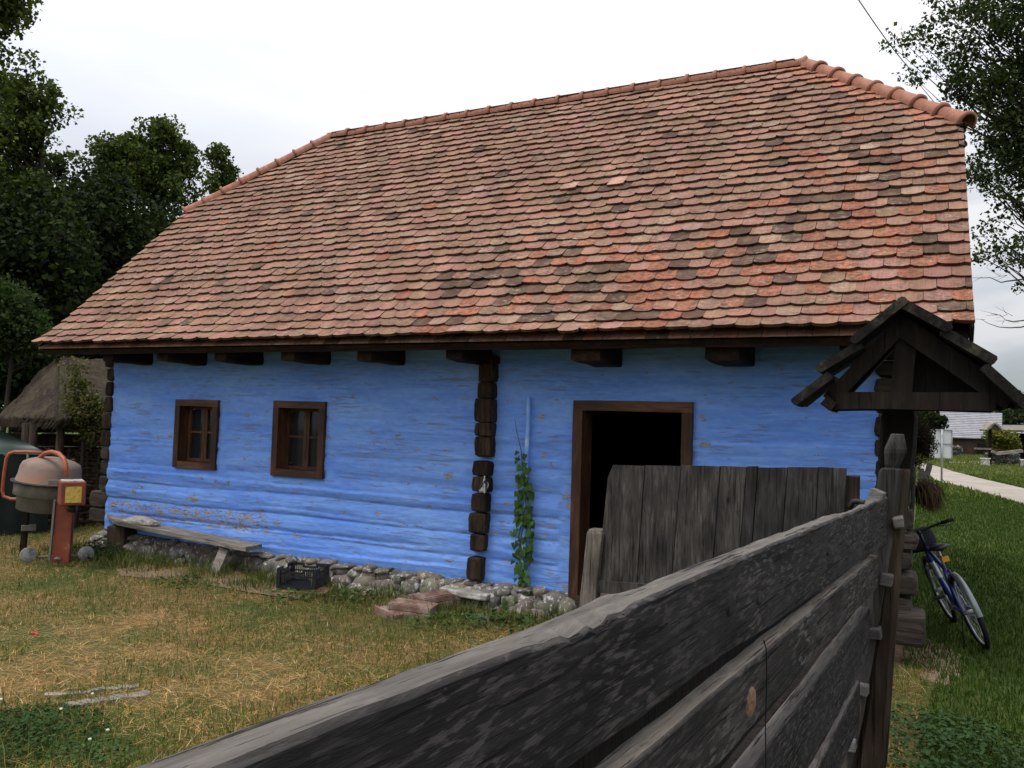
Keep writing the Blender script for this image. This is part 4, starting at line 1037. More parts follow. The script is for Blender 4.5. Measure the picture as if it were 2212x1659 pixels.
# ------------------------------------------------------------------ CONCRETE MIXER
MG = onZ(110, 1212, 0); MD = depth(MG); ms = MD/FPX
mR = Vector((math.cos(YAW+.10), math.sin(YAW+.10), 0)); mF = Vector((-mR.y, mR.x, 0))
def mx_(px_, py_, f=0.0):
    """mixer frame: metres right of and above the foot, f metres back"""
    return atD(px_, py_, MD+f)
mixer = empty('concrete_mixer', MG, 'old orange concrete mixer with a cement-crusted grey drum', 'concrete mixer')
ORANGE = speckle('orange_worn_paint', [(.28, (.09, .05, .04)), (.42, (.15, .036, .02)), (.60, (.22, .050, .024)), (.74, (.30, .20, .16))], 6, 7, rough=.6, bump=.25, spec=.35)
ORP = speckle('orange_tube_paint', [(.3, (.24, .055, .024)), (.6, (.33, .085, .036)), (.8, (.22, .11, .07))], 9, 6, rough=.5, bump=.15, spec=.4)
DRUM = speckle('cement_crusted_drum', [(.25, (.13, .10, .085)), (.5, (.22, .165, .14)), (.62, (.27, .16, .115)), (.74, (.33, .12, .06))], 4, 7, rough=.9, bump=.5)
CEM = speckle('cement_grey', [(.3, (.10, .095, .08)), (.7, (.20, .19, .16))], 5, 7, rough=.95, bump=.5)
ax = (Vector((0, 0, 1))+mR*.10-mF*.02).normalized(); dc = mx_(106, 1042, .10)
b = MB(); b.lathe([(.0, .285), (.06, .283), (.14, .272), (.23, .245), (.285, .215), (.305, .17), (.315, .08), (.335, .012)], dc, ax, 32); b.build('drum', DRUM, mixer)
b = MB(); b.lathe([(.335, .012), (.375, .010), (.378, -.006), (.34, -.012)], dc, ax, 32); b.build('drum_ring', M['iron'], mixer)
b = MB(); b.lathe([(.335, -.012), (.335, -.14), (.325, -.145), (.295, -.155), (.285, -.30), (.265, -.31), (.20, -.30)], dc, ax, 32); b.build('drum_skirt', CEM, mixer)
b = MB(); hb = [mx_(x, y, -.36+f) for x, y, f in ((141, 1030, 0), (143, 1008, 0), (138, 991, .03), (127, 980, .10), (112, 976, .20), (98, 979, .30), (84, 990, .40), (78, 1004, .45))]; b.tube(hb, .024, 10); b.build('yoke', ORP, mixer)
b = MB(); hb = [mx_(x, y, .30) for x, y in ((60, 1078), (24, 1078), (8, 1072), (5, 1060), (9, 1020), (14, 990), (20, 980), (32, 976), (60, 976), (94, 978))]; b.tube(hb, .018, 10); b.build('handle', ORP, mixer)
b = MB(); b.tube([mx_(60, 976, .30), mx_(60, 1040, .38)], .014, 8); b.build('handle_stay', CEM, mixer)
# motor box
bc = mx_(155, 1064, -.42); rotb = Matrix.Rotation(YAW+.10+.50, 3, 'Z'); b = MB(); b.box(bc, (.235, .28, .245), rot=rotb)
mbx = b.build('motor_box', ORANGE, mixer, bevel=.012)
b = MB(); nn = rotb @ Vector((0, -1, 0)); b.box(bc+nn*.1435+Vector((0, 0, -.01)), (.15, .006, .165), rot=rotb); b.build('label', speckle('yellow_label', [(.3, (.30, .20, .05)), (.55, (.55, .38, .08)), (.75, (.62, .46, .12))], 30, 6, rough=.6, bump=.05), mixer)
b = MB(); b.box(bc+Vector((0, 0, .127)), (.20, .24, .01), rot=rotb, jit=.002); b.build('lid', speckle('whitened_lid', [(.35, (.16, .15, .15)), (.5, (.40, .38, .36)), (.7, (.52, .50, .47))], 14, 6, rough=.7, bump=.2), mixer)
b = MB(); b.box(mx_(122, 1042, -.36), (.16, .05, .05), rot=rotb); b.build('bracket', CEM, mixer)
b = MB(); b.lathe([(0, -.05), (.04, -.05), (.045, -.02), (.045, .03), (0, .03)], mx_(158, 1098, -.36), mR, 16); b.build('pulley', M['black_plastic'], mixer)
b = MB(); a = mx_(130, 1210, -.30); c = mx_(140, 1080, -.30)
b.add([tuple(a-mR*.09+Vector((0,0,-.03))), tuple(a+mR*.085+Vector((0,0,-.03))), tuple(c+mR*.09), tuple(c-mR*.085), tuple(a-mR*.09+mF*.07+Vector((0,0,-.03))), tuple(a+mR*.085+mF*.07+Vector((0,0,-.03))), tuple(c+mR*.09+mF*.07), tuple(c-mR*.085+mF*.07)],
      [(0, 1, 2, 3), (5, 4, 7, 6), (4, 0, 3, 7), (1, 5, 6, 2), (3, 2, 6, 7), (4, 5, 1, 0)]); b.build('leg', ORANGE, mixer, bevel=.006)
b = MB(); b.beam(mx_(107, 1210, -.31), mx_(119, 1080, -.31), .020, .03, up=tuple(mF)); b.build('leg_flange', CEM, mixer)
b = MB(); b.beam(mx_(48, 1212, .18), mx_(58, 1090, .18), .055, .05, up=tuple(mF)); b.build('leg', M['fascia'], mixer)
b = MB(); b.box(mx_(62, 1140, .18), (.14, .06, .06), rot=rotb); b.build('bracket', CEM, mixer)
b = MB(); b.tube([mx_(62, 1204, -.20), mx_(186, 1200, .05)], .014, 8); b.tube([mx_(112, 1208, -.24), mx_(128, 1206, -.36)], .014, 8); b.build('axle', CEM, mixer)
for (x, y, f) in ((61, 1199, -.22), (186, 1196, .05)):
    b = MB(); b.lathe([(.0, -.028), (.03, -.03), (.034, -.018), (.058, -.016), (.075, -.03), (.082, -.012), (.082, .012), (.075, .03), (.0, .03)], mx_(x, y, f), (mF*-1+mR*.5), 24); b.build('wheel', speckle('pale_dirty_wheel', [(.3, (.07, .07, .07)), (.5, (.22, .22, .22)), (.7, (.42, .41, .40))], 9, 6, rough=.8), mixer)

# ------------------------------------------------------------------ TARP SHELTER, HUT, WATTLE FENCE
tarp = empty('tarp_shelter', onZ(0, 1090, 0), 'dark green tarpaulin shelter at the left edge of the yard', 'shelter')
dT = 11.2
TARP = speckle('green_tarpaulin', [(.3, (.010, .022, .017)), (.7, (.022, .042, .032))], 2, 3, rough=.45, bump=.2, spec=.35)
TARPT = TARP
def aT(x, y, dd): return atD(x, y, dd)
ridgeA, ridgeB = aT(-130, 905, dT+.8), aT(0, 934, dT)
b = MB(); nU, nV = 14, 10
eL, eR = aT(108, 982, dT-.2), aT(-160, 982, dT-.4)
vs = []; fs = []
apex = aT(0, 930, dT)
P00, P10, P01, P11 = aT(-230, 925, dT+2.5), apex, aT(-230, 985, dT-1.2), aT(108, 981, dT-.1)
for j in range(nV+1):
    for i in range(nU+1):
        u, v = i/nU, j/nV; a = P00.lerp(P10, u); c = P01.lerp(P11, u); p = a.lerp(c, v); p.z -= .10*math.sin(math.pi*v)*math.sin(math.pi*min(1, u*1.1)); vs.append(p+Vector((0, 0, .02*mnoise.noise(p*2)))) 
for j in range(nV):
    for i in range(nU): fs.append((j*(nU+1)+i, j*(nU+1)+i+1, (j+1)*(nU+1)+i+1, (j+1)*(nU+1)+i))
b.add(vs, fs, smooth=True)
Q = [apex, aT(108, 981, dT-.1), aT(100, 975, dT+1.5), aT(-60, 925, dT+2.5)]
b.add([tuple(q) for q in Q], [(0, 1, 2, 3)]); b.build('roof_sheet', TARPT, tarp)
b = MB(); vs = []; fs = []
for i in range(31):
    p = P01.lerp(P11, i/30); w_ = .03*math.sin(i*1.3)+.02*math.sin(i*2.9); top = p-Vector((0, 0, .01)); bt = Vector((p.x-.02, p.y+w_+.03, 0.0)); vs += [tuple(top), tuple(top.lerp(bt, .5)+Vector((0, w_*.5, 0))), tuple(bt)]
for i in range(30):
    for k in range(2): fs.append((3*i+k, 3*i+k+1, 3*i+k+4, 3*i+k+3))
b.add(vs, fs, smooth=True); b.build('side_sheet', speckle('dark_tarpaulin_side', [(.3, (.006, .010, .010)), (.7, (.014, .022, .020))], 3, 3, rough=.6, bump=.2), tarp)

hut = empty('thatched_hut', onZ(100, 1010, 0), 'small hut with a steep brown thatched roof behind the house corner', 'hut')
THATCH = NT('thatch', .98, .05); n1 = THATCH.noise(THATCH.map((1, 1, .35)), 16, 8, .75, .6); n2 = THATCH.noise(None, 2.2, 4)
c_ = THATCH.ramp(n1, [(.3, (.016, .012, .010)), (.5, (.048, .036, .030)), (.72, (.105, .083, .066))]); c_ = THATCH.mix(THATCH.ramp(n2, [(.4, 0.0), (.65, .5)]), c_, (.10, .095, .06))
THATCH.bump(n1, 1.0, .05); M['thatch'] = THATCH.color(c_)
dH = 13.5
hA, hB = atD(128, 782, dH), atD(330, 786, dH+1.6)
eA, eB, eC = atD(6, 912, dH-1.0), atD(125, 912, dH-2.2), atD(330, 905, dH-.6)
eD = atD(20, 900, dH+2.4)
def grid_quad(b, A, B, C_, D_, nu, nv, amp, seed, sagz=.0):
    vs = []; fs = []
    for j in range(nv+1):
        for i in range(nu+1):
            u, v = i/nu, j/nv; p = A.lerp(B, u).lerp(D_.lerp(C_, u), v)
            nrm = (B-A).cross(D_-A).normalized() if (B-A).length > .01 else (C_-A).cross(D_-A).normalized()
            p = p+nrm*amp*mnoise.noise(p*3+Vector((seed, 0, 0)))+nrm*amp*.5*mnoise.noise(p*9)+Vector((0, 0, -sagz*math.sin(math.pi*v))); vs.append(p)
    for j in range(nv):
        for i in range(nu): fs.append((j*(nu+1)+i, j*(nu+1)+i+1, (j+1)*(nu+1)+i+1, (j+1)*(nu+1)+i))
    b.add(vs, fs, smooth=True)
b = MB(); grid_quad(b, hA, hB, eC, eB, 50, 40, .05, 1, .03); grid_quad(b, hA, hA+Vector((.001, 0, 0)), eB, eA, 30, 40, .05, 2, .03); grid_quad(b, hA, hA+Vector((0, .001, 0)), eD, eA, 20, 30, .05, 3)
rf = b.build('roof', M['thatch'], hut); sd2 = rf.modifiers.new('t', 'SOLIDIFY'); sd2.thickness = .16; sd2.offset = 0
# straw ends sticking out along the eave
b = MB(); R = random.Random(8)
for i in range(260):
    t_ = R.random(); e = eA.lerp(eB, t_*2) if t_ < .5 else eB.lerp(eC, t_*2-1); u_ = e+Vector((R.uniform(-.05, .05), R.uniform(-.1, .1), R.uniform(-.02, .1))); d_ = Vector((R.uniform(-.05, .05), -.08, R.uniform(-.14, -.04)))
    b.tube([u_, u_+d_], [.008, .003], 3, cap=False)
b.build('straw_fringe', M['thatch'], hut)['kind'] = 'stuff'
b = MB()
for (x0, x1, dd) in ((20, 330, dH-.6),):
    for k in range(8):
        z = .12+k*.21; A = atD(x0, 900, dd); B = atD(x1, 900, dd+1.2); b.beam((A.x, A.y, z), (B.x, B.y, z), .14, .19, n=6, jit=.012, bev=.03)
b.build('log_wall', M['post_brown'], hut)
for x in (50, 66, 125):
    A = atD(x, 990, dH-1.9); b = MB(); b.tube([(A.x, A.y, -.1), (A.x+.03, A.y, 1.45)], .055, 8); b.build('post', M['post_brown'], hut)
b = MB(); A = atD(-60, 912, dH-1.6); B = atD(60, 915, dH-1.6); b.beam(A, B, .09, .10, n=4, jit=.006); b.build('eave_pole', M['post_brown'], hut)

wattle = empty('wattle_fence', onZ(140, 1110, 0), 'low dark wattle fence woven of branches beside the house corner', 'fence')
BR = speckle('brown_branch', [(.3, (.035, .026, .018)), (.7, (.12, .09, .065))], 14, 5, vec=(1, 1, 1), bump=.6)
R = random.Random(31); b = MB()
for k in range(16):
    z = .07+k*.055+R.uniform(-.01, .01); dd = 11.6; A0 = atD(70, 1000, dd); B0 = atD(262, 1000, dd+.6); pts = []
    for i in range(19):
        p = A0.lerp(B0, i/18); pts.append((p.x, p.y+.05*math.sin(i*math.pi/2+(k % 2)*math.pi)+R.uniform(-.01, .01), z+.02*mnoise.noise(Vector((i*.4, k, 0)))+R.uniform(-.008, .008)))
    b.tube(pts, R.uniform(.016, .034), 6)
b.build('woven_branches', BR, wattle)
for i in range(9):
    p = atD(70, 1000, 11.6).lerp(atD(262, 1000, 12.2), (i+.5)/9); b = MB(); b.tube([(p.x, p.y, -.1), (p.x+R.uniform(-.03, .03), p.y, R.uniform(1.02, 1.2))], [.025, .018], 6); b.build('stake', BR, wattle)
b = MB()
for i in range(70):
    p = atD(70, 1000, 11.6).lerp(atD(262, 1000, 12.2), R.random()); z = R.uniform(.88, 1.05); d_ = Vector((R.uniform(-.35, .35), R.uniform(-.15, .15), R.uniform(-.1, .12))); b.tube([Vector((p.x, p.y, z)), Vector((p.x, p.y, z))+d_*.5+Vector((0, 0, .03)), Vector((p.x, p.y, z))+d_], [.008, .006, .003], 4, cap=False)
b.build('brushwood', BR, wattle)

# ------------------------------------------------------------------ BIKE
def cyl(b, a, c, r, k=10): b.tube([a, c], r, k)
BP0 = onZ(2128, 1402, -.01); BP1 = onZ(2072, 1345, -.01)
byaw = math.atan2(BP1.y-BP0.y, BP1.x-BP0.x)
byaw = rad(102)
bike = empty('bicycle', BP0, 'silver and blue bicycle with a handlebar bag leaning towards the house', 'bicycle')
BMX = Matrix.Translation(BP0) @ Matrix.Rotation(byaw, 4, 'Z') @ Matrix.Rotation(-.38, 4, 'X')
bike.matrix_world = BMX
bike.location = BP0; bike.rotation_euler = BMX.to_euler(); bike.scale = (.92, .92, .92)
def bpart(mb, name, mt, parent=None, bevel=0):
    o = mb.build(name, mt, None); o.parent = parent or bike; return o
SILV = plain('silver_paint', (.17, .19, .19), .35, .5, .5); BLUE = plain('dark_blue_paint', (.02, .035, .16), .3, .5, .2); GRN = plain('green_silver_paint', (.16, .22, .21), .3, .5, .4)
WR = .335
for nm, x in (('wheel', .0), ('wheel', 1.04)):
    b = MB(); n = 40
    pts = [(x+math.cos(2*math.pi*i/n)*(WR-.022), 0, WR+math.sin(2*math.pi*i/n)*(WR-.022)) for i in range(n)]; b.tube(pts, .022, 8, closed=True)
    wl = bpart(b, 'wheel', M['rubber'])
    b = MB(); pts = [(x+math.cos(2*math.pi*i/n)*(WR-.05), 0, WR+math.sin(2*math.pi*i/n)*(WR-.05)) for i in range(n)]; b.tube(pts, .010, 6, closed=True)
    bpart(b, 'rim', M['tin'], wl)
    b = MB()
    for i in range(24):
        an = 2*math.pi*i/24; b.tube([(x, (.03 if i % 2 else -.03), WR), (x+math.cos(an)*(WR-.05), 0, WR+math.sin(an)*(WR-.05))], .0014, 4, cap=False)
    b.tube([(x, -.05, WR), (x, .05, WR)], .02, 10); bpart(b, 'spokes', M['tin'], wl)
    b = MB(); V = []; F = []; a0, a1 = (rad(30), rad(175)) if x == 0 else (rad(25), rad(150)); m_ = 20
    for i in range(m_+1):
        an = a0+(a1-a0)*i/m_
        for (yy, rr) in ((-.028, WR+.006), (-.018, WR+.017), (0, WR+.021), (.018, WR+.017), (.028, WR+.006)): V.append((x+math.cos(an)*rr, yy, WR+math.sin(an)*rr))
    for i in range(m_):
        for j in range(4): F.append((i*5+j, i*5+j+1, (i+1)*5+j+1, (i+1)*5+j))
    b.add(V, F, smooth=True); bpart(b, 'mudguard', SILV)
bb, st_, hd0, hd1, ra, fa = (.44, 0, .29), (.27, 0, .80), (.90, 0, .60), (.86, 0, .80), (0, 0, WR), (1.04, 0, WR)
b = MB(); cyl(b, bb, (.31, 0, .68), .019); cyl(b, (.30, 0, .66), hd1, .018); cyl(b, bb, hd0, .021); cyl(b, hd0, hd1, .024)
for s in (-1, 1): cyl(b, (0, s*.055, WR), (.30, s*.02, .66), .012); cyl(b, (0, s*.055, WR), (.44, s*.03, .29), .012)
fr = bpart(b, 'frame', BLUE)
b = MB(); cyl(b, (.31, 0, .68), (.275, 0, .86), .013); bpart(b, 'seat_post', M['tin'])
b = MB(); V = []; rings = []
for (x, wd, z) in ((.12, .05, .90), (.16, .095, .905), (.22, .10, .90), (.28, .07, .893), (.34, .035, .892), (.40, .022, .888)):
    rings.append([(x, -wd, z-.01), (x, -wd*.6, z+.012), (x, 0, z+.018), (x, wd*.6, z+.012), (x, wd, z-.01), (x, 0, z-.03)])
loft(b, rings, smooth=True); bpart(b, 'saddle', M['black_plastic'])
b = MB(); b.box((.10, 0, .80), (.02, .06, .045)); cyl(b, (.11, 0, .80), (.29, 0, .80), .008); bpart(b, 'reflector', plain('amber_reflector', (.6, .28, .03), .3, .5))
b = MB()
for s in (-1, 1): b.tube([(.90, s*.055, .60), (.955, s*.058, .46), (1.04, s*.055, WR)], [.018, .016, .012], 8)
b.box((.90, 0, .60), (.05, .13, .035)); bpart(b, 'fork', SILV)
b = MB(); cyl(b, hd1, (.84, 0, .94), .014); cyl(b, (.84, 0, .94), (.90, 0, .96), .016); b.tube([(.82, -.29, .985), (.87, -.18, .975), (.90, -.06, .96), (.90, .06, .96), (.87, .18, .975), (.82, .29, .985)], .0125, 10)
for s in (-1, 1): b.tube([(.86, s*.17, .97), (.90, s*.22, .945), (.88, s*.29, .94)], .006, 6)
hbr = bpart(b, 'handlebar', M['black_plastic'])
for s in (-1, 1):
    b = MB(); cyl(b, (.845, s*.22, .981), (.815, s*.33, .988), .018); bpart(b, 'grip', M['rubber'], hbr)
b = MB(); b.blob((.99, 0, .86), (.09, .145, .115), seed=3, sub=3, amp=.03, boxy=.55); bpart(b, 'handlebar_bag', plain('black_bag_cloth', (.018, .019, .024), .8, .2))
b = MB(); b.lathe([(.0, -.006), (.095, -.004), (.095, .004), (.0, .006)], (.44, -.055, .29), (0, 1, 0), 28); b.tube([(.44, -.055, .29), (.50, -.075, .15)], .011, 8); b.tube([(.44, .055, .29), (.38, .075, .43)], .011, 8)
cyl(b, (.44, -.075, .29), (.44, .075, .29), .018); bpart(b, 'crank', M['tin'])
for (x, y, z) in ((.50, -.13, .15), (.38, .13, .43)):
    b = MB(); b.box((x, y, z), (.075, .09, .022)); bpart(b, 'pedal', M['black_plastic'])
b = MB(); b.tube([(-.01, -.06, WR), (0.01, -.075, WR-.06), (.03, -.075, WR-.14)], [.012, .014, .012], 8); b.tube([(.06, .06, .30), (-.03, .17, .03)], .008, 8); bpart(b, 'derailleur', M['iron'])

# ------------------------------------------------------------------ CLUTTER ALONG THE GABLE WALL
def strands(name, c, n, ln, spread, down, mt, seed, tint=(.16, .11, .06), r=.004):
    R = random.Random(seed); b = MB()
    for i in range(n):
        s = Vector((R.gauss(0, spread[0]), R.gauss(0, spread[1]), R.gauss(0, spread[2])))+Vector(c); d_ = Vector((R.uniform(-.3, .3)+down[0], R.uniform(-.3, .3)+down[1], R.uniform(-.3, .3)+down[2])).normalized()*ln*R.uniform(.5, 1.1)
        g_ = R.uniform(.6, 1.35); b.tube([s, s+d_*.5+Vector((R.uniform(-.02, .02), 0, R.uniform(-.02, .02))), s+d_+Vector((0, 0, -abs(d_.x)*.3))], [r, r*.8, r*.3], 3, (tint[0]*g_, tint[1]*g_, tint[2]*g_), cap=False)
    return b.build(name, mt, attr=True)
p = onY(2008, 1075, 7.9)
tag(strands('straw_bundle', (onY(2000, 1052, 7.9).x, 7.9, onY(2000, 1052, 7.9).z), 900, .16, (.04, .12, .03), (.22, 0, -.97), M['straw'], 5, (.075, .048, .028)), 'brown straw bundle hanging from the gable wall by the bicycle', 'straw')
def mossy(name, px_, py_, Y, rx, rz_, n, mt, seed, label, cat, tints, ls=.03):
    c = onY(px_, py_, Y); R = np.random.RandomState(seed); 
    return c
# short grey plank leaning by the corner
A = onY(1998, 1042, 8.6); B = onY(2009, 1000, 8.6); b = MB(); b.beam(A, B, .05, .02, up=(0, 1, 0), n=3, jit=.002)
b.beam(onY(1990, 1012, 8.6), onY(1990, 1046, 8.6), .05, .03, up=(0, 1, 0)); tag(b.build('leaning_plank', M['peg']), 'pale grey plank ends propped above the straw bundle', 'plank')

# ------------------------------------------------------------------ FAR RIGHT: SIGN, BARN, SHED, WELL
sp_ = onZ(2034, 1041, -.02); ds = depth(sp_)
sign = empty('board_sign', sp_, 'pale rectangular sign board on a thin post seen from behind', 'sign')
k = ds/FPX; rx_ = Vector((math.cos(YAW), math.sin(YAW), 0)); fx_ = Vector((-rx_.y, rx_.x, 0))
def sg(x, y, f=0): return sp_+rx_*((x-2034)*k)+Vector((0, 0, (1041-y)*k))+fx_*f
b = MB(); b.tube([sg(2034, 1043), sg(2034, 928)], .035, 8); b.build('pole', M['tin'], sign)
rz_s = Matrix.Rotation(YAW, 3, 'Z')
b = MB(); b.box(sg(2033, 959, .06), (47*k, .03, 61*k), rot=rz_s); b.build('panel', plain('pale_sign_back', (.48, .50, .50), .6, .3, 0, .06, 3), sign)
b = MB()
for (x0, y0, x1, y1) in ((2009, 928.5, 2057, 928.5), (2009, 958.5, 2057, 958.5), (2009, 989.5, 2057, 989.5), (2009.5, 928, 2009.5, 990), (2056.5, 928, 2056.5, 990)): b.beam(sg(x0, y0, .03), sg(x1, y1, .03), .03, .03, up=tuple(fx_))
b.build('panel_frame', M['tin'], sign)
dB = 74.0
barn = empty('shingled_barn', onZ(2080, 981, 0), 'long low barn with a pale grey shingle roof across the lane', 'barn')
t = NT('grey_shingles', .9, .15); wv = t.t.nodes.new('ShaderNodeTexWave'); wv.wave_type = 'BANDS'; wv.bands_direction = 'Z'; wv.inputs['Scale'].default_value = 1.35; wv.inputs['Distortion'].default_value = .6; wv.inputs['Detail'].default_value = 3; t.l(t.co, wv.inputs['Vector'])
c_ = t.mix(1.0, t.ramp(t.noise(None, 1.5, 5), [(.3, (.42, .42, .44)), (.7, (.62, .62, .63))]), t.ramp(wv.outputs['Fac'], [(.15, (.62, .62, .64)), (.4, (1, 1, 1))]), 'MULTIPLY'); t.color(c_); SHING = t.m
rl, rr_ = atD(1985, 889, dB+3), atD(2165, 891, dB+3); el, er = atD(1975, 944, dB-1), atD(2164, 948.5, dB-1)
rl.z = rr_.z = (rl.z+rr_.z)/2; el.z = er.z = (el.z+er.z)/2
b = MB(); back = (rl-el); bk_l = Vector((rl.x+(rl.x-el.x), rl.y+(rl.y-el.y), el.z)); bk_r = Vector((rr_.x+(rl.x-el.x), rr_.y+(rl.y-el.y), el.z))
# roof as stepped shingle courses
nC = 15
for i in range(nC):
    f0, f1 = i/nC, (i+1.15)/nC; a = el.lerp(rl, f0); c = er.lerp(rr_, f0); a2 = el.lerp(rl, min(1, f1)); c2 = er.lerp(rr_, min(1, f1)); up_ = Vector((0, 0, .10)); fw_ = (el-rl).normalized()*.02
    b.add([a+up_, c+up_, c2+Vector((0, 0, .02)), a2+Vector((0, 0, .02)), a, c], [(0, 1, 2, 3), (4, 5, 1, 0)])
b.add([rl, rr_, bk_r, bk_l], [(0, 1, 2, 3)]); b.build('roof', plain('pale_grey_shingle', (.27, .27, .29), .9, .1, 0, .2, 2), barn)
b = MB(); ins = Vector((0, 0, 0)); w0, w1 = el.lerp(rl, .12), er.lerp(rr_, .12); bw0, bw1 = bk_l.lerp(rl, .12), bk_r.lerp(rr_, .12)
q = [w0, w1, bw1, bw0]; b.add([(p.x, p.y, -.05) for p in q]+[(p.x, p.y, el.z+.35) for p in q], [(0, 1, 5, 4), (1, 2, 6, 5), (2, 3, 7, 6), (3, 0, 4, 7)])
b.add([tuple(w1+Vector((0, 0, .1))), tuple(rr_-Vector((0, 0, .1))), tuple(bw1+Vector((0, 0, .1)))], [(0, 1, 2)]); b.build('wall', wood('barn_log_wall', (.05, .032, .022), (.12, .082, .06), (.20, .15, .115), 'x', .25, .5, .6), barn)
b = MB(); b.box(atD(2124, 967, dB-1.2)+Vector((0, .2, 0)), (.9, .25, .7)); b.build('opening', M['dark'], barn)
dS = 58.0
shed = empty('open_shed', onZ(2250, 990, 0), 'dark open shed with a flat grey roof behind the yellow-green bush', 'shed')
A, B = atD(2163, 926, dS), atD(2330, 928, dS); b = MB()
q0 = [atD(2163, 933, dS), atD(2340, 936, dS), atD(2340, 924, dS+5), atD(2166, 922, dS+5)]
b.add([tuple(p) for p in q0]+[tuple(p+Vector((0, 0, .15))) for p in q0], [(0, 1, 5, 4), (4, 5, 6, 7), (3, 2, 1, 0), (1, 2, 6, 5), (0, 4, 7, 3)]); b.build('roof', M['bench'], shed)
b = MB(); q1 = [(p.x, p.y) for p in (atD(2170, 960, dS+4.5), atD(2330, 960, dS+4.5))]
b.add([(q1[0][0], q1[0][1], -.05), (q1[1][0], q1[1][1], -.05), (q1[1][0], q1[1][1], 2.0), (q1[0][0], q1[0][1], 2.0)], [(0, 1, 2, 3)]); b.build('back_wall', M['dark'], shed)
for x in (2172, 2250, 2325):
    p = atD(x, 960, dS+.6); b = MB(); b.beam((p.x, p.y, -.1), (p.x, p.y, 1.9), .18, .18, up=(1, 0, 0)); b.build('post', M['post_brown'], shed)
dW = 50.0
well = empty('roofed_wayside_post', onZ(2138, 1000, 0), 'dark post with a tiny pitched roof beside stone walls across the lane', 'wayside post')
kk = dW/FPX; wb = atD(2138, 1000, dW); wb.z = 0
def wl_(x, y, f=0): return atD(x, y, dW)+fx_*f
b = MB(); b.beam(Vector((wl_(2138, 975).x, wl_(2138, 975).y, 0)), wl_(2138.5, 926), .19, .19, up=(1, 0, 0)); b.build('post', M['post_black'], well)
b = MB()
for (a, c) in (((2140.5, 913), (2124, 929)), ((2140.5, 913), (2157, 929))): b.beam(wl_(*a, -.4).lerp(wl_(*a, .4), .5), wl_(*c), .9, .10, up=(0, 0, 1))
b.build('roof', M['bench'], well)
wall_t = empty('low_stone_wall', onZ(2170, 1000, 0), 'low dark stone wall capped with pale timber beams beyond the path', 'wall')
b = MB(); R = random.Random(77)
for i in range(60):
    x = R.uniform(2140, 2200); y = R.uniform(980, 999); b.blob(wl_(x, y, R.uniform(0, .3)), (R.uniform(.15, .35), .25, R.uniform(.1, .18)), seed=i, sub=1, col=(.07*R.uniform(.6, 1.4), .062, .052), boxy=.3)
for i in range(30):
    x = R.uniform(2099, 2134); y = R.uniform(970, 984); b.blob(wl_(x, y, 3+R.uniform(0, .3)), (R.uniform(.15, .3), .25, R.uniform(.1, .18)), seed=i, sub=1, col=(.05*R.uniform(.6, 1.4), .045, .038), boxy=.3)
b.build('stones', M['stone'], wall_t, attr=True)
for (a, c, h) in (((2137, 975), (2147, 980), .16), ((2145, 979.5), (2201, 973.5), .18), ((2100, 968.5), (2133, 969.5), .10)):
    b = MB(); b.beam(wl_(*a, -.3), wl_(*c, -.3), .25, h); b.build('cap_beam', M['bench'], wall_t)
for i, (x, y, lab) in enumerate(((2128, 999, 'squat square stone block left of the low stone wall'), (2215, 1000, 'squat square block at the right end of the low stone wall'))):
    p = atD(x, y, dW-2); b = MB(); b.box((p.x, p.y, .15), (.45, .45, .42), jit=.02); b.box((p.x, p.y, .38), (.55, .5, .07), jit=.02); tag(b.build('stone_block', M['pale_block'], bevel=.03), lab, 'stone block', 'square blocks by the stone wall')

# overhead wire
b = MB(); A = atD(1835, -30, 16); B = atD(1998, 182, 26); pts = [A.lerp(B, i/12)+Vector((0, 0, -.15*math.sin(math.pi*i/12))) for i in range(-2, 13)]; b.tube(pts, .012, 6, cap=False); tag(b.build('power_line', M['iron']), 'thin overhead wire running down into the right-hand tree', 'wire')

# ------------------------------------------------------------------ VEGETATION
def leaf_cloud(cents, rads, per, size, tints, seed, flat=.75, droop=0.0, shape='diamond', upbias=.6):
    """many small leaf faces scattered round twig ends"""
    R = np.random.RandomState(seed); cents = np.asarray(cents); rads = np.asarray(rads); n = len(cents)*per
    idx = np.repeat(np.arange(len(cents)), per)
    g_ = R.normal(0, 1, (n, 3)); g_ /= np.maximum(1, np.linalg.norm(g_, axis=1)[:, None]/1.7)
    P = cents[idx]+g_*rads[idx][:, None]*np.array([.62, .62, .62*flat])
    nrm = R.normal(0, 1, (n, 3)); nrm[:, 2] += upbias; nrm /= np.linalg.norm(nrm, axis=1)[:, None]
    a = np.cross(nrm, R.normal(0, 1, (n, 3))); a /= np.linalg.norm(a, axis=1)[:, None]; a[:, 2] -= droop; b_ = np.cross(nrm, a)
    s = size*R.uniform(.45, 1.35, (n, 1)); w_ = s*R.uniform(.30, .46, (n, 1))
    cup = nrm*s*.12
    V = np.stack([P-a*s*.5, P+b_*w_+cup-a*s*.06, P+a*s*.5, P-b_*w_+cup-a*s*.06], 1).reshape(-1, 3)
    ff = np.arange(n*4).reshape(n, 4)
    faces = np.concatenate([ff[:, [0, 1, 2]], ff[:, [0, 2, 3]]], 1).reshape(-1)
    tint = np.array(tints)[R.randint(0, len(tints), n)]*R.uniform(.7, 1.35, (n, 1))
    clump = R.uniform(.75, 1.3, len(cents))[idx][:, None]; tint = np.repeat(tint*clump, 4, 0)
    return V, faces, np.full(n*2, 3), tint
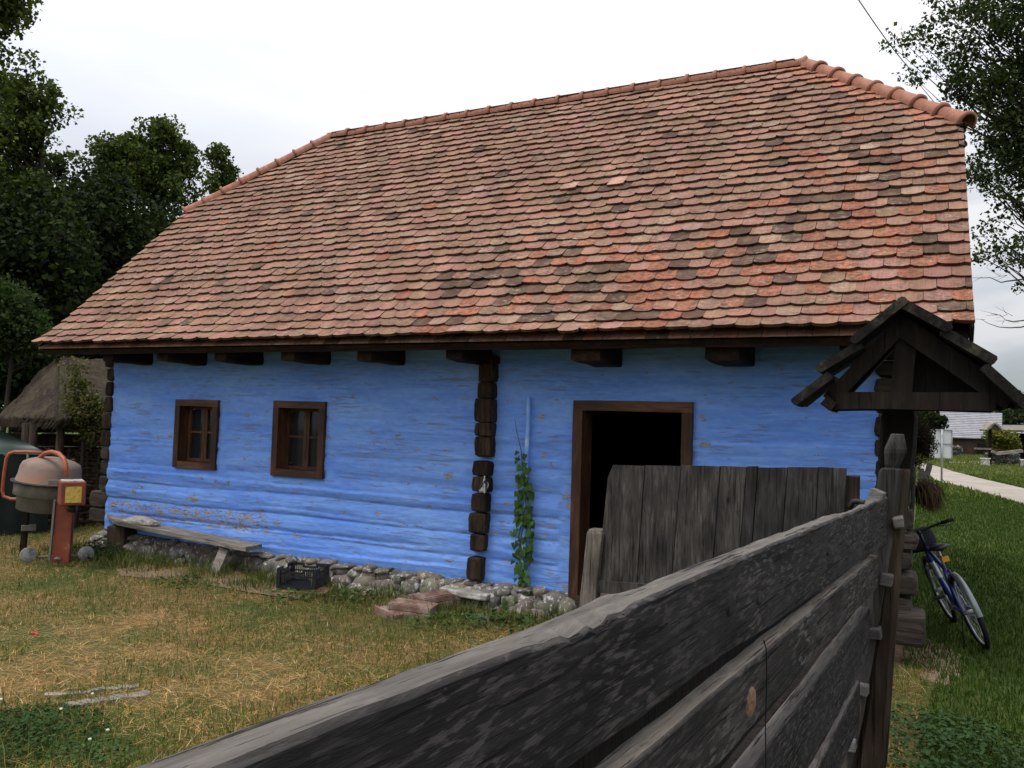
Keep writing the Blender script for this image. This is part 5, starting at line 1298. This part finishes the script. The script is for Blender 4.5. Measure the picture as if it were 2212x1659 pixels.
def limb_mesh(b, a, c, r0, r1, R, n=5, k=5, wob=.10):
    a = Vector(a); c = Vector(c); ln_ = (c-a).length; pts = []
    for i in range(n+1):
        t_ = i/n; p = a.lerp(c, t_); p.z += -ln_*.10*math.sin(math.pi*t_)*(.6)
        if 0 < i < n: p += Vector((R.uniform(-1, 1), R.uniform(-1, 1), R.uniform(-1, 1)))*ln_*wob*.5
        pts.append(p)
    b.tube(pts, [r0+(r1-r0)*i/n for i in range(n+1)], k, cap=False)
def tree(name, label, cat, base, height, rx, ry, zlow, ncl, per, leaf, tints, seed, group=None, trunk_r=.16, clr=.55, mat='leaf', blobs=None, droop=0, top_sparse=0, lean=(0, 0), bare=6):
    R = random.Random(seed); root = empty(name, (base[0], base[1], 0), label, cat, group)
    cs_ = []; rs_ = []
    bl_ = blobs or [((0, 0, (zlow+height)/2), (rx, ry, (height-zlow)/2), 1.0)]
    wts = [x[1][0]*x[1][1]*x[1][2]*x[2] for x in bl_]
    while len(cs_) < ncl:
        bb_ = R.choices(bl_, wts)[0]; v = Vector((R.gauss(0, 1), R.gauss(0, 1), R.gauss(0, 1))).normalized()*(R.random()**.42)
        nn_ = 1+.35*mnoise.noise(v*1.7+Vector((seed, 0, 0)))
        p = Vector((base[0]+bb_[0][0]+v.x*bb_[1][0]*nn_, base[1]+bb_[0][1]+v.y*bb_[1][1]*nn_, bb_[0][2]+v.z*bb_[1][2]*nn_))
        if p.z < .15: continue
        cs_.append(p); rs_.append(clr*R.uniform(.6, 1.3))
    b = MB(); top = Vector((base[0]+lean[0], base[1]+lean[1], height*.86)); b0 = Vector((base[0], base[1], -.1))
    tp = []; 
    for i in range(9):
        t_ = i/8; p = b0.lerp(top, t_)+Vector((.10*math.sin(t_*5+seed), .10*math.cos(t_*4+seed), 0))*(height/10); tp.append(p)
    b.tube(tp, [trunk_r*(1-.85*i/8)+.01 for i in range(9)], 10, cap=False)
    for p in cs_:
        zc = max(min(p.z-math.hypot(p.x-base[0], p.y-base[1])*R.uniform(.35, .8), height*.84), zlow*.6); t_ = max(0, min(1, (zc+.1)/(height*.86+.1))); i = t_*8; q = tp[int(i)].lerp(tp[min(8, int(i)+1)], i-int(i))
        limb_mesh(b, q, p, trunk_r*.16*(1-t_*.5)+.008, .004, R, 4, 4)
        for _ in range(2):
            d_ = Vector((R.uniform(-1, 1), R.uniform(-1, 1), R.uniform(-.4, .8)))*clr*.9; b.tube([p, p+d_], [.006, .002], 3, cap=False)
    b.build('trunk', M['bark'], root)
    V, f, lt, ti = leaf_cloud([tuple(p) for p in cs_], rs_, per, leaf, tints, seed, droop=droop)
    np_mesh('crown', V, f, lt, ti, M[mat], root)
    return root
def at_base(x, z): p = atD(x, 900, z); return (p.x, p.y)
def zat(y, z, x=100): return atD(x, y, z).z
GD = [(.014, .026, .006), (.021, .036, .008), (.030, .048, .010), (.011, .020, .007)]
GM = [(.038, .060, .014), (.060, .088, .018), (.022, .040, .011), (.09, .11, .026)]
GB = [(.030, .050, .016), (.045, .068, .020), (.020, .038, .012)]
LT = 'trees behind the yard'
# far left tall tree
def mkb(lst, z, base):
    out = []
    for (x, y, rw, rh, w_) in lst:
        p = atD(x, y, z); k_ = z/FPX; out.append(((p.x-base[0], p.y-base[1], p.z), (rw*k_, rw*k_*.8, rh*k_), w_))
    return out
z = 18; bs = at_base(60, z)
tree('deciduous_tree', 'tall open-crowned tree at the far left with sky showing through its top', 'tree', bs, zat(110, z), 1, 1, .8, 300, 60, .10, GM, 11, LT, .17, .27, blobs=mkb([(60, 240, 55, 130, 1.6), (110, 230, 50, 70, 1), (0, 330, 90, 160, 1.2), (130, 330, 40, 60, .9), (60, 520, 120, 160, 1.0), (20, 190, 45, 60, 1.1)], z, bs))
z = 14; bs = at_base(-150, z)
tree('deciduous_tree', 'leafy branch tips of a tree reaching in at the top left corner', 'tree', bs, zat(-120, z), 1, 1, 2, 90, 120, .095, GM, 12, LT, .18, .4, blobs=mkb([(-60, -20, 110, 70, 1), (15, 20, 38, 35, 2.0), (-70, 180, 80, 90, .8), (10, 110, 40, 18, 1.6)], z, bs))
z = 25; bs = at_base(320, z)
tree('deciduous_tree', 'rounded bushy tree rising behind the roof, left of the small tree', 'tree', bs, zat(262, z), 1, 1, 1.5, 300, 60, .115, GM, 13, LT, .17, .32, blobs=mkb([(252, 340, 58, 48, 1), (345, 300, 62, 42, 1.2), (300, 380, 100, 60, 1.1), (398, 345, 42, 48, .9), (205, 358, 38, 30, .7), (370, 400, 70, 70, .8), (300, 330, 50, 40, .9)], z, bs), lean=(.3, 0))
z = 28; bs = at_base(478, z)
tree('deciduous_tree', 'small slim tree just left of the roof hip', 'tree', bs, zat(310, z), 1, 1, 2.5, 60, 45, .11, GM, 14, LT, .10, .26, blobs=mkb([(472, 340, 26, 26, 1), (495, 385, 24, 24, 1), (466, 405, 26, 40, .8)], z, bs))
for i, (x, z, yt, rw, ymid, rh, nc, lab) in enumerate(((40, 17, 420, 130, 640, 230, 300, 'dark dense tree behind the tarp shelter'), (190, 20, 430, 120, 620, 220, 300, 'dark dense tree behind the thatched hut'), (330, 22, 470, 110, 640, 190, 240, 'dark dense tree behind the left roof edge'), (110, 24, 380, 150, 560, 200, 240, 'darkest dense tree between the tall open tree and the rounded one'))):
    bs = at_base(x, z)
    tree('dense_tree', lab, 'tree', bs, zat(yt, z), 1, 1, .3, nc, 150, .13, GD, 30+i, LT, .16, .55, 'leafdark', blobs=mkb([(x, ymid, rw, rh, 1)], z, bs))
z = 13.5; bs = at_base(10, z)
tree('leafy_bush', 'lighter green bush in front of the dark trees above the tarp', 'bush', bs, zat(600, z), 1, 1, .3, 90, 120, .075, GB, 41, None, .05, .32, blobs=mkb([(0, 690, 85, 80, 1), (60, 720, 45, 40, .7), (-40, 640, 60, 60, .6), (110, 745, 40, 14, .7)], z, bs))
z = 11.7; bs = at_base(178, z)
tree('leafy_bush', 'slender bush with small pale leaves in front of the thatched roof', 'bush', bs, zat(775, z), 1, 1, .3, 70, 70, .045, [(.09, .10, .035), (.06, .075, .022), (.13, .11, .05)], 42, None, .03, .16, blobs=mkb([(165, 830, 22, 50, 1), (185, 890, 35, 50, 1.3), (150, 800, 12, 22, .6), (205, 920, 25, 40, 1)], z, bs))
# backdrop wood behind everything at left and right
def wood_mass(name, x0, x1, z, ytop, n, seed, label, tints, size, amp=14):
    R = random.Random(seed); cs_ = []; rs_ = []
    for i in range(n):
        x = R.uniform(x0, x1); yt = ytop+amp*mnoise.noise(Vector((x*.02, seed, 0)))*2; y = yt+(R.random()**1.3)*(905-yt)
        p = atD(x, y, z*R.uniform(.97, 1.12)); cs_.append(tuple(p)); rs_.append(size*5*R.uniform(.7, 1.3))
    V, f, lt, ti = leaf_cloud(cs_, rs_, 60, size, tints, seed)
    tag(np_mesh(name, V, f, lt, ti, M['leafdark']), label, 'woodland', kind='stuff')
wood_mass('forest', -420, 560, 33, 500, 700, 5, 'dark wood closing the view behind the yard', GD, .24, 25)
wood_mass('treeline', 1930, 2420, 120, 880, 420, 6, 'distant dark tree line behind the barn', [(.035, .055, .028), (.045, .065, .032), (.055, .075, .038)], .55, 8)
z = 64; bs = at_base(2010, z)
tree('round_tree', 'round dark tree in front of the left part of the barn roof', 'tree', bs, zat(889, z, 2010), 1, 1, .8, 90, 90, .28, GD, 51, None, .15, .6, 'leafdark', blobs=mkb([(2008, 908, 24, 17, 1), (1990, 912, 24, 20, .8)], z, bs))
z = 52; bs = at_base(2170, z)
tree('yellow_green_bush', 'yellow-green bush beside the tiny roofed post', 'bush', bs, zat(924, z, 2170), 1, 1, .3, 90, 80, .16, [(.12, .13, .02), (.08, .11, .02), (.18, .15, .03), (.06, .09, .02)], 52, None, .06, .35, blobs=mkb([(2155, 945, 15, 20, 1), (2172, 950, 16, 16, 1), (2186, 955, 14, 13, 1)], z, bs))
# right-hand tree with hanging sprays; trunk stands outside the frame
z = 15; p = atD(2330, 900, z); bs = (p.x, p.y)
GR = [(.022, .038, .012), (.036, .060, .016), (.055, .082, .02), (.016, .028, .011)]
tree('large_tree', 'large tree overhanging the lane at the right, its leafy sprays reaching toward the ridge', 'tree', bs, zat(-260, z, 2200), 1, 1, 2.5, 430, 66, .07, GR, 61, None, .22, .28, droop=.25,
     blobs=mkb([(2180, 130, 130, 170, 1.0), (2200, 330, 110, 110, 1.1), (2060, 40, 120, 60, 1.1), (1985, 85, 70, 30, .55), (2020, 140, 60, 30, .55), (2120, 200, 90, 60, 1), (2290, 200, 150, 300, .6), (2150, 420, 60, 60, .8), (2140, 520, 40, 60, .7), (2190, 540, 70, 50, .9), (2160, 600, 40, 14, .6), (2200, 632, 30, 12, .7), (2060, 230, 60, 30, .7), (2230, -60, 180, 120, .7), (1960, 75, 35, 14, .5)], z, bs))
# bare twigs low on that tree
b = MB(); R = random.Random(4)
for (x0, y0, x1, y1) in ((2260, 690, 2140, 678), (2260, 700, 2120, 690), (2240, 560, 2100, 552), (2240, 590, 2098, 600)):
    A, B = atD(x0, y0, 15), atD(x1, y1, 14.6); limb_mesh(b, A, B, .018, .003, R, 7, 4, .06)
    for i in range(5):
        q = A.lerp(B, R.uniform(.3, .95)); b.tube([q, q+Vector((R.uniform(-.3, 0), 0, R.uniform(-.1, .2)))], [.005, .002], 3, cap=False)
b.build('bare_twigs', M['bark'], bpy.data.objects['large_tree'])
# shrubby bulge beyond the gate post
Yb = 7.6; c = onY(1990, 950, Yb); root = empty('mossy_bush', (c.x-.05, Yb, 0), 'dark mossy brown bush beyond the gate post at the house corner', 'bush')
b = MB(); b.tube([(c.x-.1, Yb, -.05), (c.x-.08, Yb, .8), (c.x-.05, Yb, 1.4)], [.03, .025, .015], 6); b.build('stem', M['bark'], root)
R = random.Random(2); cc = []; 
for i in range(70):
    an = R.uniform(0, 6.28); q = R.random()**.5; cc.append((c.x-.06+math.cos(an)*q*.13, Yb+R.uniform(-.15, .15), c.z-.02+math.sin(an)*q*.21))
V, f, lt, ti = leaf_cloud(cc, [.06]*len(cc), 220, .013, [(.03, .028, .010), (.035, .024, .015), (.018, .018, .008), (.06, .045, .027)], 9); np_mesh('foliage', V, f, lt, ti, M['leafdark'], root)

# climbing vine on the blue pipe
def heart(c, size, R, tint, b):
    yaw_ = R.uniform(-1.0, 1.0); tilt = R.uniform(-.5, .3); roll_ = R.uniform(-.7, .7)
    Mx = Matrix.Rotation(yaw_, 3, 'Z') @ Matrix.Rotation(tilt, 3, 'X') @ Matrix.Rotation(roll_, 3, 'Y')
    out = [(0, 0, .10), (.22, -.02, .26), (.46, .03, .14), (.50, .05, -.12), (.30, .02, -.48), (0, -.06, -.85), (-.30, .02, -.48), (-.50, .05, -.12), (-.46, .03, .14), (-.22, -.02, .26)]
    vs = [tuple(Mx @ (Vector(p)*size)+Vector(c)) for p in out]+[tuple(Mx @ (Vector((0, -.06, -.2))*size)+Vector(c))]
    b.add(vs, [(i, (i+1) % 10, 10) for i in range(10)], tint)
vine = empty('climbing_vine', (P1.x, 6.8, 0), 'green heart-leaved vine climbing the blue pipe', 'climbing plant')
b = MB(); st = [onY(x, y, YF-.08) for x, y in ((1128, 1310), (1122, 1270), (1134, 1220), (1120, 1160), (1136, 1090), (1130, 1020), (1126, 975), (1117, 935), (1112, 905))]; b.tube(st, [.008, .008, .007, .006, .005, .005, .004, .003, .002], 6)
st2 = [onY(x, y, YF-.09) for x, y in ((1118, 1300), (1134, 1250), (1118, 1200), (1132, 1130), (1122, 1060))]; b.tube(st2, .004, 5); b.build('stem', speckle('vine_stem', [(.3, (.03, .04, .015)), (.7, (.09, .08, .035))], 20), vine)
b = MB(); R = random.Random(17)
for i in range(150):
    t_ = R.random()**.9; y = 1290-t_*315; sp_x = 7+15*(1-abs(t_-.45)); x = np.interp(y, [905, 975, 1020, 1090, 1290], [1112, 1127, 1131, 1129, 1126])+R.uniform(-sp_x, sp_x)
    if y < 1010 and R.random() < .4: continue
    p = onY(x, y, YF-R.uniform(.05, .13)); s_ = R.uniform(.032, .085)*(1 if y > 1000 else .6); g_ = R.uniform(.7, 1.4); heart(p, s_, R, (.052*g_, .112*g_, .026*g_), b)
for i in range(45):
    p = onZ(R.uniform(1090, 1150), R.uniform(1296, 1320), .02); heart((p.x, p.y, R.uniform(.03, .14)), R.uniform(.04, .07), R, (.05, .095, .028), b)
b.build('leaves', M['vine'], vine, attr=True)

# grass ------------------------------------------------------
def blades(P, hgt, wid, lean, ang, tint, name, label, mt=None, seed=0):
    n = len(P); R = np.random.RandomState(seed); d = np.stack([np.cos(ang), np.sin(ang), np.zeros(n)], 1); pr = np.stack([-np.sin(ang), np.cos(ang), np.zeros(n)], 1)
    fa = R.uniform(0, 6.28, n); fd = np.stack([np.cos(fa), np.sin(fa), np.zeros(n)], 1)
    up = np.array([0, 0, 1.0]); h = hgt[:, None]; l = lean[:, None]; w_ = wid[:, None]
    m1 = P+up*h*.55+d*l*.30; tp = P+up*h+d*l
    V = np.stack([P-fd*w_*.5, P+fd*w_*.5, m1+fd*w_*.42, m1-fd*w_*.42, tp], 1).reshape(-1, 3)
    ff = np.arange(n*5).reshape(n, 5); faces = np.concatenate([ff[:, [0, 1, 2, 3]], ff[:, [3, 2, 4]]], 1).reshape(-1)
    lt = np.tile([4, 3], n); ti = np.repeat(tint, 5, 0)
    o = np_mesh(name, V, faces, lt, ti, mt or M['grass']); tag(o, label, 'grass', kind='stuff'); return o
def nfield(x, y, s, seed):
    """cheap smooth noise field evaluated on a coarse grid"""
    gx = np.linspace(x.min(), x.max(), 90); gy = np.linspace(y.min(), y.max(), 90)
    G_ = np.array([[mnoise.noise(Vector((a*s, c*s, seed)))+.5*mnoise.noise(Vector((a*s*2.3, c*s*2.3, seed+9))) for a in gx] for c in gy])
    i = np.clip((y-gy[0])/(gy[-1]-gy[0])*89, 0, 88.999); j = np.clip((x-gx[0])/(gx[-1]-gx[0])*89, 0, 88.999)
    i0 = i.astype(int); j0 = j.astype(int); a = i-i0; c = j-j0
    return G_[i0, j0]*(1-a)*(1-c)+G_[i0+1, j0]*a*(1-c)+G_[i0, j0+1]*(1-a)*c+G_[i0+1, j0+1]*a*c
def sample(n, x0, x1, y0, y1, keep, seed, near=3.5, pw=1.3):
    R = np.random.RandomState(seed); xs_, ys_ = [], []
    tot = 0
    while tot < n:
        x = R.uniform(x0, x1, n*2); y = R.uniform(y0, y1, n*2); d = np.hypot(x, y); k_ = (R.random(n*2) < np.minimum(1, (near/d)**pw)) & keep(x, y)
        # only inside a generous viewing wedge
        az = np.degrees(np.arctan2(x, y)); k_ &= (az > -72) & (az < 20)
        xs_.append(x[k_]); ys_.append(y[k_]); tot += k_.sum()
    return np.concatenate(xs_)[:n], np.concatenate(ys_)[:n]
tanF = math.tan(FA)
def in_yard(x, y):
    k_ = (x < FX0+(y-FY0)*tanF-.03) & (y < 6.76+.0*x)
    k2 = (x < X0-.15) & (y < 12)
    return k_ | k2
def vgz(x, y):
    return nfield(x, y, .7, 3)*.012-.004
# low green grass
n = 150000; x, y = sample(n, -15, .2, 1.4, 12, in_yard, 1); f1 = nfield(x, y, .85, 21); f2 = nfield(x, y, 2.6, 31)
foot = np.clip((y-5.4)/1.2, 0, 1)*.35+np.clip((-x-7.5)/2, 0, 1)*.25
gm = (f1*.8+f2*.5+foot) > -.10+np.random.RandomState(8).normal(0, .12, n)
x, y = x[gm], y[gm]; n = len(x); R_ = np.random.RandomState(2)
T_ = np.array([(.065, .105, .014), (.10, .14, .022), (.042, .075, .010), (.15, .155, .036), (.20, .165, .05)])[R_.choice(5, n, p=[.3, .27, .2, .14, .09])]*R_.uniform(.7, 1.3, (n, 1))
blades(np.stack([x, y, vgz(x, y)], 1), R_.uniform(.02, .065, n)*np.where(R_.random(n) < .06, 1.9, 1), R_.uniform(.0025, .0055, n), R_.uniform(.0, .05, n), R_.uniform(0, 6.28, n), T_, 'grass', 'green tufts of short grass growing through the dry yard', seed=3)
# dry hay lying flat
n = 150000; x, y = sample(n, -15, .2, 1.4, 12, in_yard, 5); f1 = nfield(x, y, .85, 21); f2 = nfield(x, y, 2.6, 31); R_ = np.random.RandomState(6)
gm = (f1*.8+f2*.5) < .17+R_.normal(0, .22, n); x, y = x[gm], y[gm]; n = len(x)
T_ = np.array([(.47, .27, .085), (.54, .35, .14), (.30, .165, .05), (.58, .43, .25), (.14, .08, .028)])[R_.choice(5, n, p=[.3, .25, .2, .1, .15])]*R_.uniform(.75, 1.2, (n, 1))
zz_ = vgz(x, y)+R_.uniform(.0, .022, n)
blades(np.stack([x, y, zz_], 1), R_.uniform(-.006, .030, n), R_.uniform(.0016, .0036, n), R_.uniform(.05, .20, n), R_.uniform(0, 6.28, n), T_, 'dry_hay', 'dry straw-coloured hay strewn over the yard', M['straw'], seed=7)
# taller dry stalks
n = 500; x, y = sample(n, -9, -.3, 1.8, 6.7, in_yard, 15); R_ = np.random.RandomState(16)
blades(np.stack([x, y, vgz(x, y)], 1), R_.uniform(.08, .22, n), R_.uniform(.002, .003, n), R_.uniform(.02, .18, n), R_.uniform(0, 6.28, n), np.tile((.34, .28, .13), (n, 1)), 'dry_stalks', 'scattered taller dry grass stalks in the yard', M['straw'], seed=17)
# green weeds along the wall foot
n = 16000; x, y = sample(n, -9.4, -.4, 5.9, 6.80, in_yard, 25, 9); R_ = np.random.RandomState(26); k_ = (nfield(x, y, 2.5, 4) > -.05) & (R_.random(n) < np.clip((y-5.9)/.5, 0, 1)); x, y = x[k_], y[k_]; n = len(x)
T_ = np.array([(.05, .080, .018), (.08, .105, .026), (.12, .12, .04)])[R_.choice(3, n)]*R_.uniform(.7, 1.3, (n, 1))
blades(np.stack([x, y, np.zeros(n)], 1), R_.uniform(.04, .16, n), R_.uniform(.004, .009, n), R_.uniform(.02, .09, n), R_.uniform(0, 6.28, n), T_, 'wall_foot_grass', 'green grass along the stone foundation', seed=27)
# lane lawn
def in_lane(x, y): return (x > np.where(y < 6.75, FX0+(y-FY0)*tanF+.0, -.12)) & ((x < .35+(y-8)*.085+3.2) | (y < 30))
pathpoly = [(p.x, p.y) for p in [onZ(x_, y_, 0) for x_, y_ in lo]+[onZ(x_, y_, 0) for x_, y_ in hi]]
def inside(px_, py_, poly):
    r_ = np.zeros(len(px_), bool); n_ = len(poly)
    for i in range(n_):
        (x1, y1), (x2, y2) = poly[i], poly[(i+1) % n_]; c_ = ((y1 > py_) != (y2 > py_)) & (px_ < (x2-x1)*(py_-y1)/(y2-y1+1e-12)+x1); r_ ^= c_
    return r_
n = 170000; x, y = sample(n, -.35, 10, 2.2, 42, in_lane, 35, 5, 1.25); k_ = ~inside(x, y, pathpoly); x, y = x[k_], y[k_]; n = len(x); R_ = np.random.RandomState(36)
T_ = np.array([(.030, .062, .008), (.046, .085, .011), (.062, .105, .016), (.022, .042, .006), (.09, .105, .026)])[R_.choice(5, n, p=[.3, .3, .2, .15, .05])]*R_.uniform(.75, 1.25, (n, 1))
dd_ = np.hypot(x, y)
blades(np.stack([x, y, np.full(n, -.02)], 1), R_.uniform(.02, .055, n)*(1+dd_*.015), R_.uniform(.003, .006, n)*(1+dd_*.09), R_.uniform(0, .035, n), R_.uniform(0, 6.28, n), T_, 'grass', 'short green grass of the lane lawn outside the fence', seed=37)
n = 40000; x, y = sample(n, -2, 22, 26, 90, lambda a, c: c > 0, 45, 60, 1.0); k_ = ~inside(x, y, pathpoly); x, y = x[k_], y[k_]; n = len(x); R_ = np.random.RandomState(46)
T_ = np.array([(.08, .115, .024), (.10, .13, .03), (.14, .15, .04)])[R_.choice(3, n)]*R_.uniform(.75, 1.25, (n, 1))
blades(np.stack([x, y, np.full(n, -.02)], 1), R_.uniform(.05, .16, n), R_.uniform(.03, .06, n), R_.uniform(0, .1, n), R_.uniform(0, 6.28, n), T_, 'far_grass', 'rougher grass beyond the gravel path', seed=47)
# broad-leaved patches
def weed_patch(name, px_, py_, r, n, size, tint, seed, label, cat='weeds', h=.08, Z=0, flowers=0):
    c = onZ(px_, py_, Z); R = random.Random(seed); b = MB()
    for i in range(n):
        a = R.uniform(0, 6.28); q = R.random()**.6*r; p = Vector((c.x+math.cos(a)*q, c.y+math.sin(a)*q, R.uniform(.01, h)*(1-q/r*.6))); s_ = size*R.uniform(.6, 1.3); g_ = R.uniform(.65, 1.35)
        nr = Vector((R.gauss(0, .5), R.gauss(0, .5), 1)).normalized(); u_ = nr.orthogonal().normalized(); v_ = nr.cross(u_); ra_ = R.uniform(0, 6.28); u_, v_ = u_*math.cos(ra_)+v_*math.sin(ra_), -u_*math.sin(ra_)+v_*math.cos(ra_)
        b.add([p-u_*s_*.5, p-u_*s_*.15+v_*s_*.32, p+u_*s_*.3+v_*s_*.26, p+u_*s_*.55, p+u_*s_*.3-v_*s_*.26, p-u_*s_*.15-v_*s_*.32], [(0, 1, 2, 3), (0, 3, 4, 5)], (tint[0]*g_, tint[1]*g_, tint[2]*g_))
    for i in range(flowers):
        a = R.uniform(0, 6.28); q = R.random()*r; b.blob((c.x+math.cos(a)*q, c.y+math.sin(a)*q, h+.02), (.009, .009, .008), sub=1, col=(.6, .6, .5))
    tag(b.build(name, M['vine'], attr=True), label, cat, kind='stuff')
weed_patch('clover_patch', 45, 1590, .42, 3600, .020, (.028, .058, .014), 1, 'dark green clover patch in the lower left corner of the yard', h=.08, flowers=3)
weed_patch('clover_patch', 190, 1640, .25, 700, .022, (.045, .085, .025), 2, 'smaller clover patch beside the dark one at the lower left', h=.06, flowers=2)
weed_patch('weeds', 395, 1262, .30, 190, .036, (.05, .082, .020), 3, 'broad-leaved weeds left of the black crate', h=.12)
weed_patch('weeds', 625, 1292, .28, 190, .036, (.05, .09, .020), 4, 'broad-leaved weeds just below the tan board', h=.10)
weed_patch('weeds', 770, 1300, .25, 190, .036, (.065, .095, .03), 5, 'light green weeds left of the hollow bricks', h=.16)
weed_patch('weeds', 960, 1352, .30, 190, .036, (.05, .082, .020), 6, 'weeds in front of the hollow bricks', h=.14)
weed_patch('weeds', 500, 1215, .24, 260, .05, (.035, .07, .022), 7, 'dark weeds under the right end of the bench', h=.25)
weed_patch('weeds', 215, 1205, .30, 300, .045, (.03, .055, .02), 8, 'dark weeds between the mixer and the bench', h=.25)
weed_patch('weeds', 1075, 1348, .35, 260, .045, (.05, .085, .025), 9, 'weeds under the climbing vine', h=.10)
weed_patch('lane_clover', 2010, 1600, .55, 2200, .028, (.03, .06, .018), 10, 'clover and ground leaves by the foot of the fence in the lane', h=.07)
# bare soil by the gable foot, thrown earth
p = onZ(1990, 1420, 0); b = MB(); R = random.Random(12)
vs = [(p.x, p.y, -.006)]+[(p.x+.30*math.cos(a_)*(1+.35*mnoise.noise(Vector((math.cos(a_)*1.5, math.sin(a_)*1.5, 3)))), p.y+.7*math.sin(a_)*(1+.35*mnoise.noise(Vector((math.cos(a_)*2.5, math.sin(a_)*2.5, 6)))), -.0195) for a_ in [6.283*i/64 for i in range(64)]]
b.add(vs, [(0, 1+i, 1+(i+1) % 64) for i in range(64)]); b.build('bare_soil', M['sand'])['kind'] = 'structure'
